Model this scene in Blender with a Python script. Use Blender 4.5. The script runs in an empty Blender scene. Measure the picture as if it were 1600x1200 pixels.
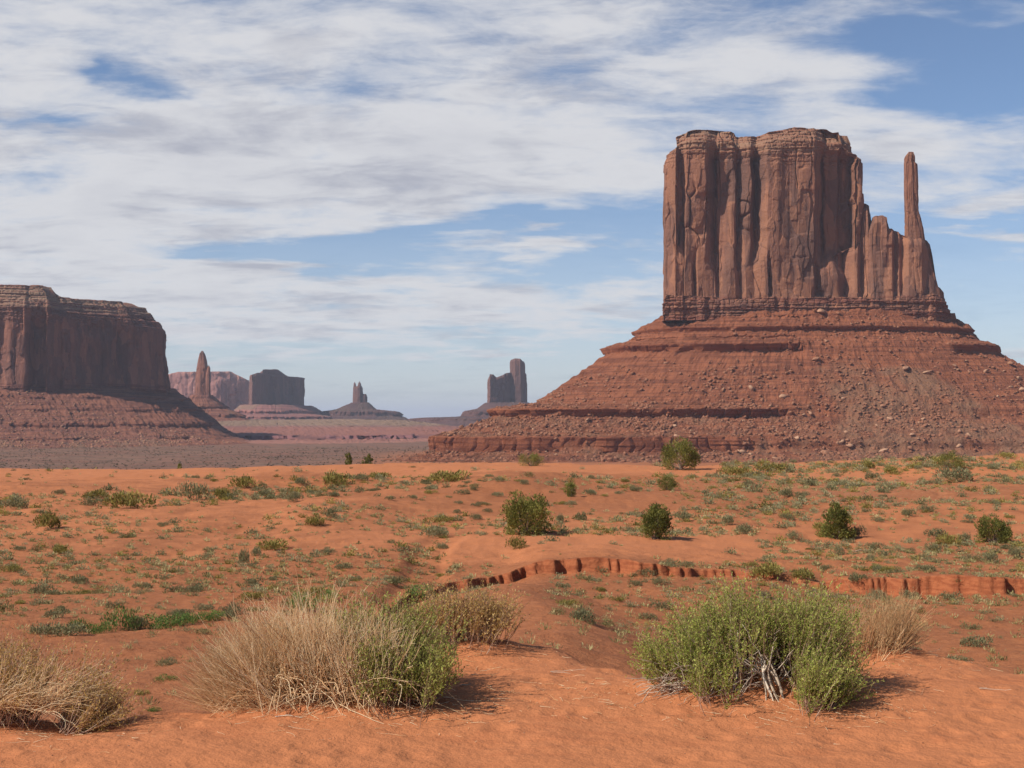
import bpy, math, random
import numpy as np

SC = bpy.context.scene
COL = SC.collection
R = math.radians
rng = np.random.default_rng(7)
random.seed(7)

# ------------------------------------------------------------------ camera, sky, sun, exposure
F = 2000.0            # focal length in pixels of the 1600 px wide photograph
HORIZ = 655.0         # row of the horizon in the photograph
cam_d = bpy.data.cameras.new('camera')
cam = bpy.data.objects.new('camera', cam_d)
COL.objects.link(cam)
cam_d.sensor_width = 36.0
cam_d.lens = 36.0 * F / 1600.0
cam_d.shift_y = (HORIZ - 600.0) / 1600.0
cam_d.clip_start = 0.1
cam_d.clip_end = 120000.0
cam.location = (0, 0, 0)
cam.rotation_euler = (R(90), 0, 0)
SC.camera = cam

SUN_EL = 42.0
SUN_AZ = 245.0        # compass bearing of the sun, the camera looks north (+Y)
sun_d = bpy.data.lights.new('sun', 'SUN')
sun_d.energy = 4.9
sun_d.angle = R(0.5)
sun_d.color = (1.0, 0.95, 0.87)
sun = bpy.data.objects.new('sun', sun_d)
COL.objects.link(sun)
sun.rotation_euler = (R(90 - SUN_EL), 0, R(180 - SUN_AZ))
sun.location = (-40, -20, 60)

SC.view_settings.view_transform = 'Standard'
SC.view_settings.look = 'None'
SC.view_settings.exposure = 0.14
SC.view_settings.gamma = 1.0
SC.cycles.use_denoising = True
SC.cycles.volume_bounces = 0
SC.cycles.max_bounces = 6
SC.cycles.diffuse_bounces = 3
SC.cycles.glossy_bounces = 2
SC.cycles.transmission_bounces = 3
SC.cycles.transparent_max_bounces = 8


class NT:
    """tiny helper for node trees"""
    def __init__(self, nt):
        self.nt = nt
        nt.nodes.clear()

    def n(self, t, **kw):
        nd = self.nt.nodes.new(t)
        for k, v in kw.items():
            setattr(nd, k, v)
        return nd

    def put(self, sock, v):
        if hasattr(v, 'is_output'):
            self.nt.links.new(v, sock)
        elif isinstance(v, (tuple, list)) and sock.type == 'RGBA' and len(v) == 3:
            sock.default_value = (*v, 1)
        else:
            sock.default_value = v

    def math(self, op, a, b=None, c=None, clamp=False):
        nd = self.n('ShaderNodeMath', operation=op, use_clamp=clamp)
        self.put(nd.inputs[0], a)
        if b is not None:
            self.put(nd.inputs[1], b)
        if c is not None:
            self.put(nd.inputs[2], c)
        return nd.outputs[0]

    def noise(self, vec, scale=1.0, detail=4.0, rough=0.55, dist=0.0):
        nd = self.n('ShaderNodeTexNoise')
        if vec is not None:
            self.put(nd.inputs['Vector'], vec)
        nd.inputs['Scale'].default_value = scale
        nd.inputs['Detail'].default_value = detail
        nd.inputs['Roughness'].default_value = rough
        nd.inputs['Distortion'].default_value = dist
        return nd.outputs[0]

    def scale(self, vec, s, loc=(0, 0, 0)):
        nd = self.n('ShaderNodeMapping')
        self.put(nd.inputs['Vector'], vec)
        nd.inputs['Scale'].default_value = s
        nd.inputs['Location'].default_value = loc
        return nd.outputs[0]

    def mix(self, f, a, b):
        nd = self.n('ShaderNodeMix', data_type='RGBA')
        self.put(nd.inputs[0], f)
        self.put(nd.inputs[6], a)
        self.put(nd.inputs[7], b)
        return nd.outputs[2]

    def ss(self, v, lo, hi):
        nd = self.n('ShaderNodeMapRange', interpolation_type='SMOOTHSTEP')
        self.put(nd.inputs[0], v)
        nd.inputs[1].default_value = lo
        nd.inputs[2].default_value = hi
        nd.inputs[3].default_value = 0.0
        nd.inputs[4].default_value = 1.0
        return nd.outputs[0]

    def attr(self, name):
        return self.n('ShaderNodeAttribute', attribute_name=name).outputs['Fac']


# world: Nishita sky with a deck of stratocumulus and cirrus clouds in the direction domain
world = bpy.data.worlds.new('World')
SC.world = world
world.use_nodes = True
w = NT(world.node_tree)
SKY_STRENGTH = 0.10
sky = w.n('ShaderNodeTexSky', sky_type='NISHITA')
sky.sun_disc = False
sky.sun_elevation = R(SUN_EL)
sky.sun_rotation = R(SUN_AZ)
sky.altitude = 1600
sky.air_density = 1.0
sky.dust_density = 1.6
sky.ozone_density = 1.6
tc = w.n('ShaderNodeTexCoord')
sep = w.n('ShaderNodeSeparateXYZ')
w.put(sep.inputs[0], tc.outputs['Generated'])
dx, dy, dz = sep.outputs
ysafe = w.math('MAXIMUM', w.math('ABSOLUTE', dy), 0.15)
U = w.math('DIVIDE', dx, ysafe)        # tangent of the bearing
V = w.math('DIVIDE', dz, ysafe)        # tangent of the altitude
zz = w.math('ADD', w.math('MAXIMUM', dz, 0.0), 0.14)
comb = w.n('ShaderNodeCombineXYZ')
w.put(comb.inputs[0], w.math('DIVIDE', dx, zz))
w.put(comb.inputs[1], w.math('DIVIDE', dy, zz))
P = comb.outputs[0]

# ragged edges: wander the bearing and altitude a little before placing the cloud masses
wn = w.n('ShaderNodeTexNoise')
w.put(wn.inputs['Vector'], w.scale(P, (1.0, 1.6, 1.0), (9.1, 0.4, 0)))
wn.inputs['Scale'].default_value = 3.0
wn.inputs['Detail'].default_value = 6.0
wsep = w.n('ShaderNodeSeparateColor')
w.put(wsep.inputs[0], wn.outputs['Color'])
Uw = w.math('ADD', U, w.math('MULTIPLY', w.math('SUBTRACT', wsep.outputs[0], 0.5), 0.16))
Vw = w.math('ADD', V, w.math('MULTIPLY', w.math('SUBTRACT', wsep.outputs[1], 0.5), 0.065))


def blob(cx, cy, rx, ry, amp, tilt=0.0):
    """soft elliptical thickening (or opening) of the cloud deck round a direction"""
    c, s = math.cos(R(tilt)), math.sin(R(tilt))
    u0, v0 = (cx - 800) / F, (HORIZ - cy) / F
    a = w.math('SUBTRACT', Uw, u0)
    b = w.math('SUBTRACT', Vw, v0)
    p = w.math('DIVIDE', w.math('ADD', w.math('MULTIPLY', a, c), w.math('MULTIPLY', b, s)), rx / F)
    q = w.math('DIVIDE', w.math('SUBTRACT', w.math('MULTIPLY', b, c), w.math('MULTIPLY', a, s)), ry / F)
    d2 = w.math('ADD', w.math('MULTIPLY', p, p), w.math('MULTIPLY', q, q))
    return w.math('MULTIPLY', w.math('EXPONENT', w.math('MULTIPLY', d2, -1.0)), amp)


def total(items):
    t = items[0]
    for i in items[1:]:
        t = w.math('ADD', t, i)
    return t


blobs = [blob(250, 80, 880, 330, 0.50), blob(200, 320, 620, 110, 0.32, 4), blob(850, 250, 380, 90, 0.30, 4),
         blob(220, 480, 420, 80, 0.50), blob(820, 480, 300, 45, 0.44, 2), blob(700, 545, 260, 18, 0.18, 2),
         blob(205, 122, 75, 22, -0.40, -14), blob(330, 165, 40, 12, -0.3, -8), blob(60, 190, 60, 12, -0.3, 0), blob(500, 240, 50, 12, -0.2, 8), blob(150, 105, 30, 12, -0.3, 20), blob(290, 150, 60, 14, -0.2, -10), blob(40, 195, 70, 18, -0.25),
         blob(740, 352, 400, 24, -0.42, 6), blob(430, 405, 190, 34, -0.40, 4), blob(900, 395, 90, 40, -0.22), blob(600, 420, 130, 34, -0.30),
         blob(830, 382, 115, 17, 0.50, 9), blob(430, 437, 90, 18, 0.30), blob(250, 430, 130, 40, 0.22),
         blob(1560, 60, 330, 70, -0.50, 15), blob(1580, 25, 60, 24, 0.40, 25), blob(1290, 130, 180, 42, 0.45, -4),
         blob(1530, 165, 190, 24, -0.35, -6), blob(1480, 225, 230, 38, 0.45, -8), blob(1480, 300, 260, 34, 0.45, -3),
         blob(1540, 345, 180, 16, -0.35), blob(1560, 372, 130, 14, 0.36, -4), blob(1560, 480, 200, 90, -0.20),
         blob(1590, 560, 60, 24, 0.25), blob(1000, 30, 200, 60, 0.15), blob(560, 600, 500, 50, -0.06)]
cover = total(blobs)
nA = w.noise(w.scale(P, (0.95, 1.15, 1.0), (3.1, 1.7, 0)), 2.6, 12.0, 0.64, 0.35)
nB = w.noise(w.scale(P, (1.6, 3.0, 1.0), (0.3, 5.2, 0)), 3.4, 12.0, 0.66, 0.4)
nC = w.noise(w.scale(P, (1.1, 1.6, 1.0), (7.3, 2.2, 0)), 1.9, 8.0, 0.58, 0.5)
field = w.math('ADD', w.math('MULTIPLY', w.math('SUBTRACT', nA, 0.5), 1.7), w.math('MULTIPLY', w.math('SUBTRACT', nB, 0.5), 0.70))
field = w.math('ADD', field, cover)
# deck kept to the north; unseen sky overhead and behind left clear to deepen shade
north = w.math('MULTIPLY', w.ss(dy, 0.0, 0.35), w.math('SUBTRACT', 1.0, w.ss(V, 0.42, 0.85)))
mask = w.math('MULTIPLY', w.math('MULTIPLY', w.ss(field, -0.14, 0.62), 0.95), north)
fade = w.ss(V, -0.01, 0.06)
veil = w.math('MULTIPLY', w.math('SUBTRACT', 1.0, w.ss(V, 0.0, 0.22)), 0.38)
mask = w.math('MAXIMUM', w.math('MULTIPLY', mask, w.math('ADD', w.math('MULTIPLY', fade, 0.65), 0.35)), veil)
shade = w.ss(w.math('ADD', w.math('MULTIPLY', nC, 0.75), w.math('MULTIPLY', nB, 0.45)), 0.40, 0.66)
thick = w.ss(field, 0.30, 1.20)
lightc = w.math('SUBTRACT', w.math('ADD', shade, 0.12), w.math('MULTIPLY', thick, 0.45), clamp=True)
cc = w.mix(lightc, (4.1, 4.2, 4.8), (6.5, 6.5, 6.7))
tintn = w.n('ShaderNodeMix', data_type='RGBA', blend_type='MULTIPLY')
tintn.inputs[0].default_value = 1.0
w.put(tintn.inputs[6], sky.outputs[0])
tintn.inputs[7].default_value = (0.92, 0.97, 1.05, 1)
skycol = tintn.outputs[2]
fin = w.mix(mask, skycol, cc)
bg = w.n('ShaderNodeBackground')
w.put(bg.inputs[0], fin)
bg.inputs[1].default_value = SKY_STRENGTH
out = w.n('ShaderNodeOutputWorld')
w.put(out.inputs[0], bg.outputs[0])
world.cycles.sampling_method = 'MANUAL'
world.cycles.sample_map_resolution = 512

# ------------------------------------------------------------------ numeric noise


def _h(ix, iy, iz, seed):
    h = (ix.astype(np.int64) * 374761393 + iy.astype(np.int64) * 668265263 + iz.astype(np.int64) * 2147483647 + seed * 974634777) & 0xFFFFFFFF
    h = ((h ^ (h >> 13)) * 1274126177) & 0xFFFFFFFF
    h = ((h ^ (h >> 16)) * 2246822519) & 0xFFFFFFFF
    return ((h ^ (h >> 15)) & 0xFFFFFF) / float(0xFFFFFF)


def vn2(x, y, seed=0):
    x, y = np.broadcast_arrays(np.asarray(x, float), np.asarray(y, float))
    ix, iy = np.floor(x).astype(np.int64), np.floor(y).astype(np.int64)
    fx, fy = x - ix, y - iy
    fx = fx * fx * fx * (fx * (fx * 6 - 15) + 10)
    fy = fy * fy * fy * (fy * (fy * 6 - 15) + 10)
    z0 = np.zeros_like(ix)
    a = _h(ix, iy, z0, seed) * (1 - fx) + _h(ix + 1, iy, z0, seed) * fx
    b = _h(ix, iy + 1, z0, seed) * (1 - fx) + _h(ix + 1, iy + 1, z0, seed) * fx
    return (a * (1 - fy) + b * fy) * 2 - 1


def fbm(x, y, o=4, seed=0, g=0.5):
    t, a, s = 0.0, 1.0, 0.0
    for i in range(o):
        k = 2.03 ** i
        t = t + a * vn2(x * k + 13.7 * i, y * k - 7.1 * i, seed + i)
        s += a
        a *= g
    return t / s


def vn3(x, y, z, seed=0):
    ix, iy, iz = [np.floor(c).astype(np.int64) for c in (x, y, z)]
    f = [c - i for c, i in zip((x, y, z), (ix, iy, iz))]
    fx, fy, fz = [k * k * (3 - 2 * k) for k in f]
    r = 0
    for dz_ in (0, 1):
        a = _h(ix, iy, iz + dz_, seed) * (1 - fx) + _h(ix + 1, iy, iz + dz_, seed) * fx
        b = _h(ix, iy + 1, iz + dz_, seed) * (1 - fx) + _h(ix + 1, iy + 1, iz + dz_, seed) * fx
        c = a * (1 - fy) + b * fy
        r = r + c * (fz if dz_ else 1 - fz)
    return r * 2 - 1


def fbm3(x, y, z, o=4, seed=0):
    t, a, s = 0.0, 1.0, 0.0
    for i in range(o):
        k = 2.03 ** i
        t = t + a * vn3(x * k + 3.7 * i, y * k - 7.1 * i, z * k + 1.3 * i, seed + i)
        s += a
        a *= 0.5
    return t / s


def vor(u, v, seed=0, jit=0.85):
    """2-D cells: distance to nearest and second nearest point, id, offset from the point"""
    u, v = np.broadcast_arrays(u, v)
    iu, iv = np.floor(u).astype(np.int64), np.floor(v).astype(np.int64)
    f1 = np.full(u.shape, 9.0)
    f2 = np.full(u.shape, 9.0)
    cid = np.zeros(u.shape)
    du = np.zeros(u.shape)
    z0 = np.zeros_like(iu)
    for a in (-1, 0, 1):
        for b in (-1, 0, 1):
            cu, cv = iu + a, iv + b
            pu = cu + 0.5 + jit * (_h(cu, cv, z0, seed + 11) - 0.5)
            pv = cv + 0.5 + jit * (_h(cu, cv, z0, seed + 12) - 0.5)
            d = np.hypot(u - pu, v - pv)
            near = d < f1
            f2 = np.where(near, f1, np.minimum(f2, d))
            cid = np.where(near, _h(cu, cv, z0, seed + 13), cid)
            du = np.where(near, u - pu, du)
            f1 = np.minimum(f1, d)
    return f1, f2, cid, du


def facet(sx, zx, H, seed=0):
    """planar facets meeting in sharp upright creases, broken off at uneven heights; about -1..1"""
    i = np.floor(sx).astype(np.int64)
    f = sx - i
    z0 = np.zeros_like(i)

    def val(k):
        sh = _h(k, z0, z0, seed + 1)
        hh = zx / (H * (0.6 + 0.9 * _h(k, z0, z0, seed + 2))) + sh * 7
        j = np.floor(hh).astype(np.int64)
        g = np.clip((hh - j) / 0.10, 0, 1)
        a = _h(k, j, z0, seed + 3)
        b = _h(k, j - 1, z0, seed + 3)
        return (b + (a - b) * g) * 2 - 1
    # the creases sit at uneven spacing
    w0 = 0.32 * (_h(i, z0, z0, seed + 5) * 2 - 1)
    w1 = 0.32 * (_h(i + 1, z0, z0, seed + 5) * 2 - 1)
    g = np.clip((f - w0) / (1 + w1 - w0), 0, 1)
    return val(i) * (1 - g) + val(i + 1) * g


def sstep(x, a, b):
    t = np.clip((x - a) / (b - a), 0, 1)
    return t * t * (3 - 2 * t)


# ------------------------------------------------------------------ mesh and object helpers


def mesh(name, verts, faces, mat, attrs=None, smooth=False, origin=None):
    """faces: array (n,3) or (n,4), or a list of such arrays"""
    me = bpy.data.meshes.new(name)
    verts = np.asarray(verts, float)
    if origin is not None:
        verts = verts - np.asarray(origin)
    fl = faces if isinstance(faces, list) else [faces]
    fl = [np.asarray(f, np.int32) for f in fl if len(f)]
    me.vertices.add(len(verts))
    me.vertices.foreach_set('co', verts.astype(np.float32).ravel())
    loops = np.concatenate([f.ravel() for f in fl])
    tot = np.concatenate([np.full(len(f), f.shape[1], np.int32) for f in fl])
    st = np.concatenate([[0], np.cumsum(tot)[:-1]]).astype(np.int32)
    me.loops.add(len(loops))
    me.loops.foreach_set('vertex_index', loops)
    me.polygons.add(len(tot))
    me.polygons.foreach_set('loop_start', st)
    if smooth:
        me.polygons.foreach_set('use_smooth', np.ones(len(tot), bool))
    me.update(calc_edges=True)
    me.validate()
    for k, v in (attrs or {}).items():
        a = me.attributes.new(k, 'FLOAT', 'POINT')
        a.data.foreach_set('value', np.asarray(v, np.float32).ravel())
    if mat:
        me.materials.append(mat)
    return me


def obj(name, me, parent=None, loc=(0, 0, 0), rot=(0, 0, 0), scale=(1, 1, 1)):
    o = bpy.data.objects.new(name, me)
    COL.objects.link(o)
    o.location = loc
    o.rotation_euler = rot
    o.scale = scale
    if parent:
        o.parent = parent
    return o


def tag(o, label=None, cat=None, group=None, kind=None):
    if label:
        o['label'] = label
    if cat:
        o['category'] = cat
    if group:
        o['group'] = group
    if kind:
        o['kind'] = kind
    return o


def empty(name, loc, label, cat, group=None):
    o = obj(name, None, loc=loc)
    o.empty_display_size = 0.2
    return tag(o, label, cat, group)


def grid_faces(n, m, wrap=True, off=0):
    """n around, m up; vertex index = j*n+i"""
    i = np.arange(n if wrap else n - 1)
    j = np.arange(m - 1)
    I, J = np.meshgrid(i, j)
    I2 = (I + 1) % n
    return (np.stack([J * n + I, J * n + I2, (J + 1) * n + I2, (J + 1) * n + I], -1).reshape(-1, 4) + off)


# ------------------------------------------------------------------ materials


def new_mat(name):
    m = bpy.data.materials.new(name)
    m.use_nodes = True
    t = NT(m.node_tree)
    o = t.n('ShaderNodeOutputMaterial')
    b = t.n('ShaderNodeBsdfPrincipled')
    b.inputs['Roughness'].default_value = 0.95
    b.inputs['Specular IOR Level'].default_value = 0.15
    t.put(o.inputs[0], b.outputs[0])
    return m, t, b, o


def bump(t, b, h, dist, strength=1.0):
    nd = t.n('ShaderNodeBump')
    nd.inputs['Strength'].default_value = strength
    nd.inputs['Distance'].default_value = dist
    t.put(nd.inputs['Height'], h)
    t.put(b.inputs['Normal'], nd.outputs[0])


def ground_mat():
    m, t, b, _ = new_mat('red sand and clay')
    geo = t.n('ShaderNodeTexCoord').outputs['Object']
    sand, clay = (0.465, 0.168, 0.068), (0.32, 0.112, 0.045)
    n1 = t.noise(geo, 0.35, 6, 0.6)
    n2 = t.noise(geo, 3.0, 5, 0.65)
    n3 = t.noise(geo, 40.0, 4, 0.7)
    n4 = t.noise(t.scale(geo, (1, 2.2, 1)), 1.6, 6, 0.7, 0.6)
    c = t.mix(t.math('MULTIPLY', t.ss(n2, 0.35, 0.75), 0.35), sand, (0.41, 0.150, 0.058))
    c = t.mix(t.math('MULTIPLY', t.ss(n3, 0.55, 0.8), 0.30), c, (0.27, 0.10, 0.050))
    c = t.mix(t.math('MULTIPLY', t.ss(n4, 0.50, 0.66), 0.40), c, (0.37, 0.118, 0.046))
    f = t.math('ADD', t.attr('clay'), t.math('MULTIPLY', t.math('SUBTRACT', n1, 0.5), 1.1))
    c = t.mix(t.ss(f, 0.28, 0.62), c, t.mix(t.ss(n2, 0.4, 0.7), clay, (0.38, 0.142, 0.058)))
    c = t.mix(t.ss(t.attr('clay'), 1.1, 1.6), c, t.mix(t.ss(t.noise(t.scale(geo, (1, 1, 6)), 1.5, 4, 0.6), .4, .6), (0.27, 0.078, 0.032), (0.36, 0.115, 0.047)))
    pale = t.math('MULTIPLY', t.ss(t.math('ADD', t.attr('pale'), t.math('MULTIPLY', t.math('SUBTRACT', n2, 0.5), 0.8)), 0.35, 0.8), 0.75)
    c = t.mix(pale, c, (0.44, 0.215, 0.11))
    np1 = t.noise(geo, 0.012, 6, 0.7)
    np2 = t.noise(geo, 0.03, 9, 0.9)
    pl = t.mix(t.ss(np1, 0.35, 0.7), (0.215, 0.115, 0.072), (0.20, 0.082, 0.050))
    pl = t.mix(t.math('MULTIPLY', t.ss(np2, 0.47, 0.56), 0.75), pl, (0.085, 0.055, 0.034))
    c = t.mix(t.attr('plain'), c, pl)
    t.put(b.inputs['Base Color'], c)
    h = t.math('ADD', t.math('MULTIPLY', t.noise(geo, 9.0, 5, 0.6), 1.0), t.math('MULTIPLY', t.noise(geo, 60.0, 3, 0.6), 0.2))
    rough = t.math('MULTIPLY', t.noise(geo, 1.3, 8, 0.72), t.math('MULTIPLY', t.ss(t.attr('clay'), 0.10, 0.45), 6.0))
    bump(t, b, t.math('ADD', h, rough), 0.035, 0.8)
    return m


def rock_mat(name, face, varnish, fresh, cap, ztop, zband, k=1.0):
    """vertical desert varnish over sandstone, thin beds below zband, pale cap above ztop (object-space metres)"""
    m, t, b, _ = new_mat(name)
    oc = t.n('ShaderNodeTexCoord').outputs['Object']
    sp = t.n('ShaderNodeSeparateXYZ')
    t.put(sp.inputs[0], oc)
    z = sp.outputs[2]
    n1 = t.noise(t.scale(oc, (1, 1, 0.35)), 0.022 * k, 5, 0.6, 0.5)
    n2 = t.noise(t.scale(oc, (1, 1, 0.06)), 0.14 * k, 5, 0.65)
    n3 = t.noise(oc, 0.35 * k, 5, 0.7)
    beds = t.noise(t.scale(oc, (0.02, 0.02, 1)), 0.45 * k, 3, 0.7)
    c = t.mix(t.ss(n1, 0.38, 0.66), face, varnish)
    c = t.mix(t.math('MULTIPLY', t.ss(n2, 0.50, 0.70), 0.65), c, varnish)
    c = t.mix(t.math('MULTIPLY', t.math('SUBTRACT', 1.0, t.ss(n2, 0.30, 0.45)), 0.55), c, fresh)
    c = t.mix(t.math('MULTIPLY', t.ss(n3, 0.5, 0.75), 0.30), c, fresh)
    vr = t.n('ShaderNodeTexVoronoi')
    wv_ = t.n('ShaderNodeVectorMath', operation='ADD')
    t.put(wv_.inputs[0], t.scale(oc, (0.085 * k, 0.085 * k, 0.026 * k)))
    wn_ = t.n('ShaderNodeTexNoise')
    t.put(wn_.inputs['Vector'], oc)
    wn_.inputs['Scale'].default_value = 0.05 * k
    wn_.inputs['Detail'].default_value = 4.0
    t.put(wv_.inputs[1], wn_.outputs['Color'])
    t.put(vr.inputs['Vector'], wv_.outputs[0])
    vr.inputs['Scale'].default_value = 1.0
    vs = t.n('ShaderNodeSeparateColor')
    t.put(vs.inputs[0], vr.outputs['Color'])
    c = t.mix(t.math('MULTIPLY', t.ss(vs.outputs[0], 0.60, 0.72), 0.38), c, varnish)
    c = t.mix(t.math('MULTIPLY', t.ss(vs.outputs[1], 0.66, 0.78), 0.42), c, fresh)
    zb = t.math('SUBTRACT', 1.0, t.ss(z, zband - 3, zband + 3))
    c = t.mix(t.math('MULTIPLY', zb, t.ss(beds, 0.42, 0.60)), c, (varnish[0] * 1.25, varnish[1] * 0.9, varnish[2] * 0.8))
    zt = t.ss(t.math('ADD', z, t.math('MULTIPLY', n1, 14)), ztop, ztop + 9)
    c = t.mix(zt, c, t.mix(t.ss(beds, 0.4, 0.6), cap, face))
    t.put(b.inputs['Base Color'], c)
    h = t.math('ADD', t.math('ADD', n3, t.math('MULTIPLY', n2, 0.8)), t.math('MULTIPLY', beds, t.math('MULTIPLY', t.math('MAXIMUM', zb, zt), 0.8)))
    bump(t, b, h, 2.2 / k, 0.7)
    return m


def talus_mat(name, red, dark, scree, k=1.0):
    m, t, b, _ = new_mat(name)
    oc = t.n('ShaderNodeTexCoord').outputs['Object']
    n1 = t.noise(oc, 0.03 * k, 5, 0.6)
    n2 = t.noise(oc, 0.45 * k, 5, 0.75)
    beds = t.noise(t.scale(oc, (0.03, 0.03, 1)), 0.40 * k, 3, 0.65)
    c = t.mix(t.ss(beds, 0.40, 0.62), red, dark)
    f = t.math('ADD', t.attr('scree'), t.math('MULTIPLY', t.math('SUBTRACT', n1, 0.5), 1.3))
    c = t.mix(t.ss(f, 0.30, 0.75), c, t.mix(t.ss(n2, 0.4, 0.65), scree, (scree[0] * 0.62, scree[1] * 0.62, scree[2] * 0.6)))
    c = t.mix(t.math('MULTIPLY', t.ss(n2, 0.60, 0.72), 0.40), c, (scree[0] * 1.35, scree[1] * 1.25, scree[2] * 1.2))
    c = t.mix(t.attr('band'), c, t.mix(t.ss(beds, 0.35, 0.65), (red[0] * 1.1, red[1] * 1.05, red[2] * 1.0), (dark[0] * 1.15, dark[1] * 1.1, dark[2] * 1.1)))
    t.put(b.inputs['Base Color'], c)
    bump(t, b, n2, 2.4 / k, 0.9)
    return m


def stone_mat(name, a, bcol):
    m, t, b, _ = new_mat(name)
    oc = t.n('ShaderNodeTexCoord').outputs['Object']
    rnd = t.n('ShaderNodeObjectInfo').outputs['Random']
    n = t.noise(oc, 1.2, 4, 0.7)
    c = t.mix(t.ss(t.math('ADD', n, t.math('MULTIPLY', rnd, 0.5)), 0.45, 1.0), a, bcol)
    t.put(b.inputs['Base Color'], c)
    bump(t, b, n, 0.3, 0.6)
    return m


def plant_mat(name, c0, c1, c2, transl=0.35, tintattr='tint'):
    """colour runs c0..c1..c2 with the per-leaf tint; thin leaves let some light through"""
    m = bpy.data.materials.new(name)
    m.use_nodes = True
    t = NT(m.node_tree)
    o = t.n('ShaderNodeOutputMaterial')
    a = t.attr(tintattr)
    rnd = t.n('ShaderNodeObjectInfo').outputs['Random']
    a = t.math('ADD', a, t.math('MULTIPLY', t.math('SUBTRACT', rnd, 0.5), 0.35), clamp=True)
    c = t.mix(t.ss(a, 0.5, 1.0), t.mix(t.ss(a, 0.0, 0.5), c0, c1), c2)
    d = t.n('ShaderNodeBsdfPrincipled')
    d.inputs['Roughness'].default_value = 0.75
    d.inputs['Specular IOR Level'].default_value = 0.2
    t.put(d.inputs['Base Color'], c)
    if transl:
        tr = t.n('ShaderNodeBsdfTranslucent')
        t.put(tr.inputs[0], c)
        mx = t.n('ShaderNodeMixShader')
        mx.inputs[0].default_value = transl
        t.put(mx.inputs[1], d.outputs[0])
        t.put(mx.inputs[2], tr.outputs[0])
        t.put(o.inputs[0], mx.outputs[0])
    else:
        t.put(o.inputs[0], d.outputs[0])
    return m


M_ground = ground_mat()
M_cliff = rock_mat('mitten sandstone', (0.26, 0.112, 0.066), (0.14, 0.070, 0.050), (0.39, 0.168, 0.086), (0.27, 0.148, 0.09), 358, 186)
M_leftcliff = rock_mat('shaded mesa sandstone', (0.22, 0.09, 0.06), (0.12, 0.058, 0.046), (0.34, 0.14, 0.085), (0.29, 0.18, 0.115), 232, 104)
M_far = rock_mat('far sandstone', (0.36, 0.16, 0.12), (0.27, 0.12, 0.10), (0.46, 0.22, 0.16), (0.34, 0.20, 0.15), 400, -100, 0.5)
M_farshade = rock_mat('shaded far sandstone', (0.17, 0.08, 0.062), (0.12, 0.062, 0.052), (0.24, 0.115, 0.085), (0.17, 0.095, 0.072), 400, -100, 0.5)  # shade on the far buttes is darkened into the rock colour
M_talus = talus_mat('red mudstone slope', (0.285, 0.098, 0.046), (0.175, 0.058, 0.030), (0.255, 0.125, 0.070))
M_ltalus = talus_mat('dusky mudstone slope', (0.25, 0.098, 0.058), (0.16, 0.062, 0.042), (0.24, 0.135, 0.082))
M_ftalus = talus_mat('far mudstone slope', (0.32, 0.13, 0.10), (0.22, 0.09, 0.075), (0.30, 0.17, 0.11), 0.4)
M_shadowtalus = talus_mat('cloud shadowed mudstone slope', (0.13, 0.062, 0.052), (0.09, 0.046, 0.042), (0.14, 0.08, 0.06), 0.4)  # cloud shadow over the far slopes is put into this colour
M_stone = stone_mat('fallen sandstone', (0.24, 0.098, 0.052), (0.42, 0.24, 0.145))
M_juniper = plant_mat('juniper scale leaves', (0.080, 0.085, 0.020), (0.20, 0.19, 0.042), (0.36, 0.32, 0.08), 0.3)
M_bark = stone_mat('weathered bark', (0.16, 0.11, 0.075), (0.28, 0.21, 0.15))
M_sage = plant_mat('grey green sage', (0.115, 0.105, 0.048), (0.23, 0.21, 0.098), (0.36, 0.325, 0.17), 0.3)
M_olive = plant_mat('olive saltbush', (0.12, 0.10, 0.025), (0.27, 0.225, 0.055), (0.42, 0.34, 0.10), 0.3)
M_bright = plant_mat('bright green leaves', (0.06, 0.10, 0.025), (0.15, 0.23, 0.05), (0.28, 0.38, 0.10), 0.35)
M_tuft = plant_mat('dry grass tufts', (0.10, 0.08, 0.03), (0.27, 0.21, 0.08), (0.42, 0.34, 0.16), 0.25)
M_straw = plant_mat('dry straw stems', (0.26, 0.135, 0.055), (0.84, 0.54, 0.27), (0.95, 0.77, 0.50), 0.3)
M_twig = plant_mat('dead pinkish twigs', (0.17, 0.09, 0.055), (0.46, 0.27, 0.17), (0.68, 0.48, 0.34), 0.15)
M_rusty = plant_mat('dried rusty leaves', (0.20, 0.12, 0.03), (0.54, 0.34, 0.10), (0.76, 0.55, 0.22), 0.35)
M_greenleaf = plant_mat('fresh rabbitbrush leaves', (0.11, 0.13, 0.022), (0.36, 0.40, 0.075), (0.62, 0.64, 0.17), 0.4)
M_mixleaf = plant_mat('yellowing leaves', (0.14, 0.15, 0.028), (0.40, 0.41, 0.09), (0.60, 0.58, 0.18), 0.4)
M_deadwood = plant_mat('bleached wood', (0.20, 0.13, 0.085), (0.48, 0.37, 0.26), (0.68, 0.58, 0.45), 0.0)

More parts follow.
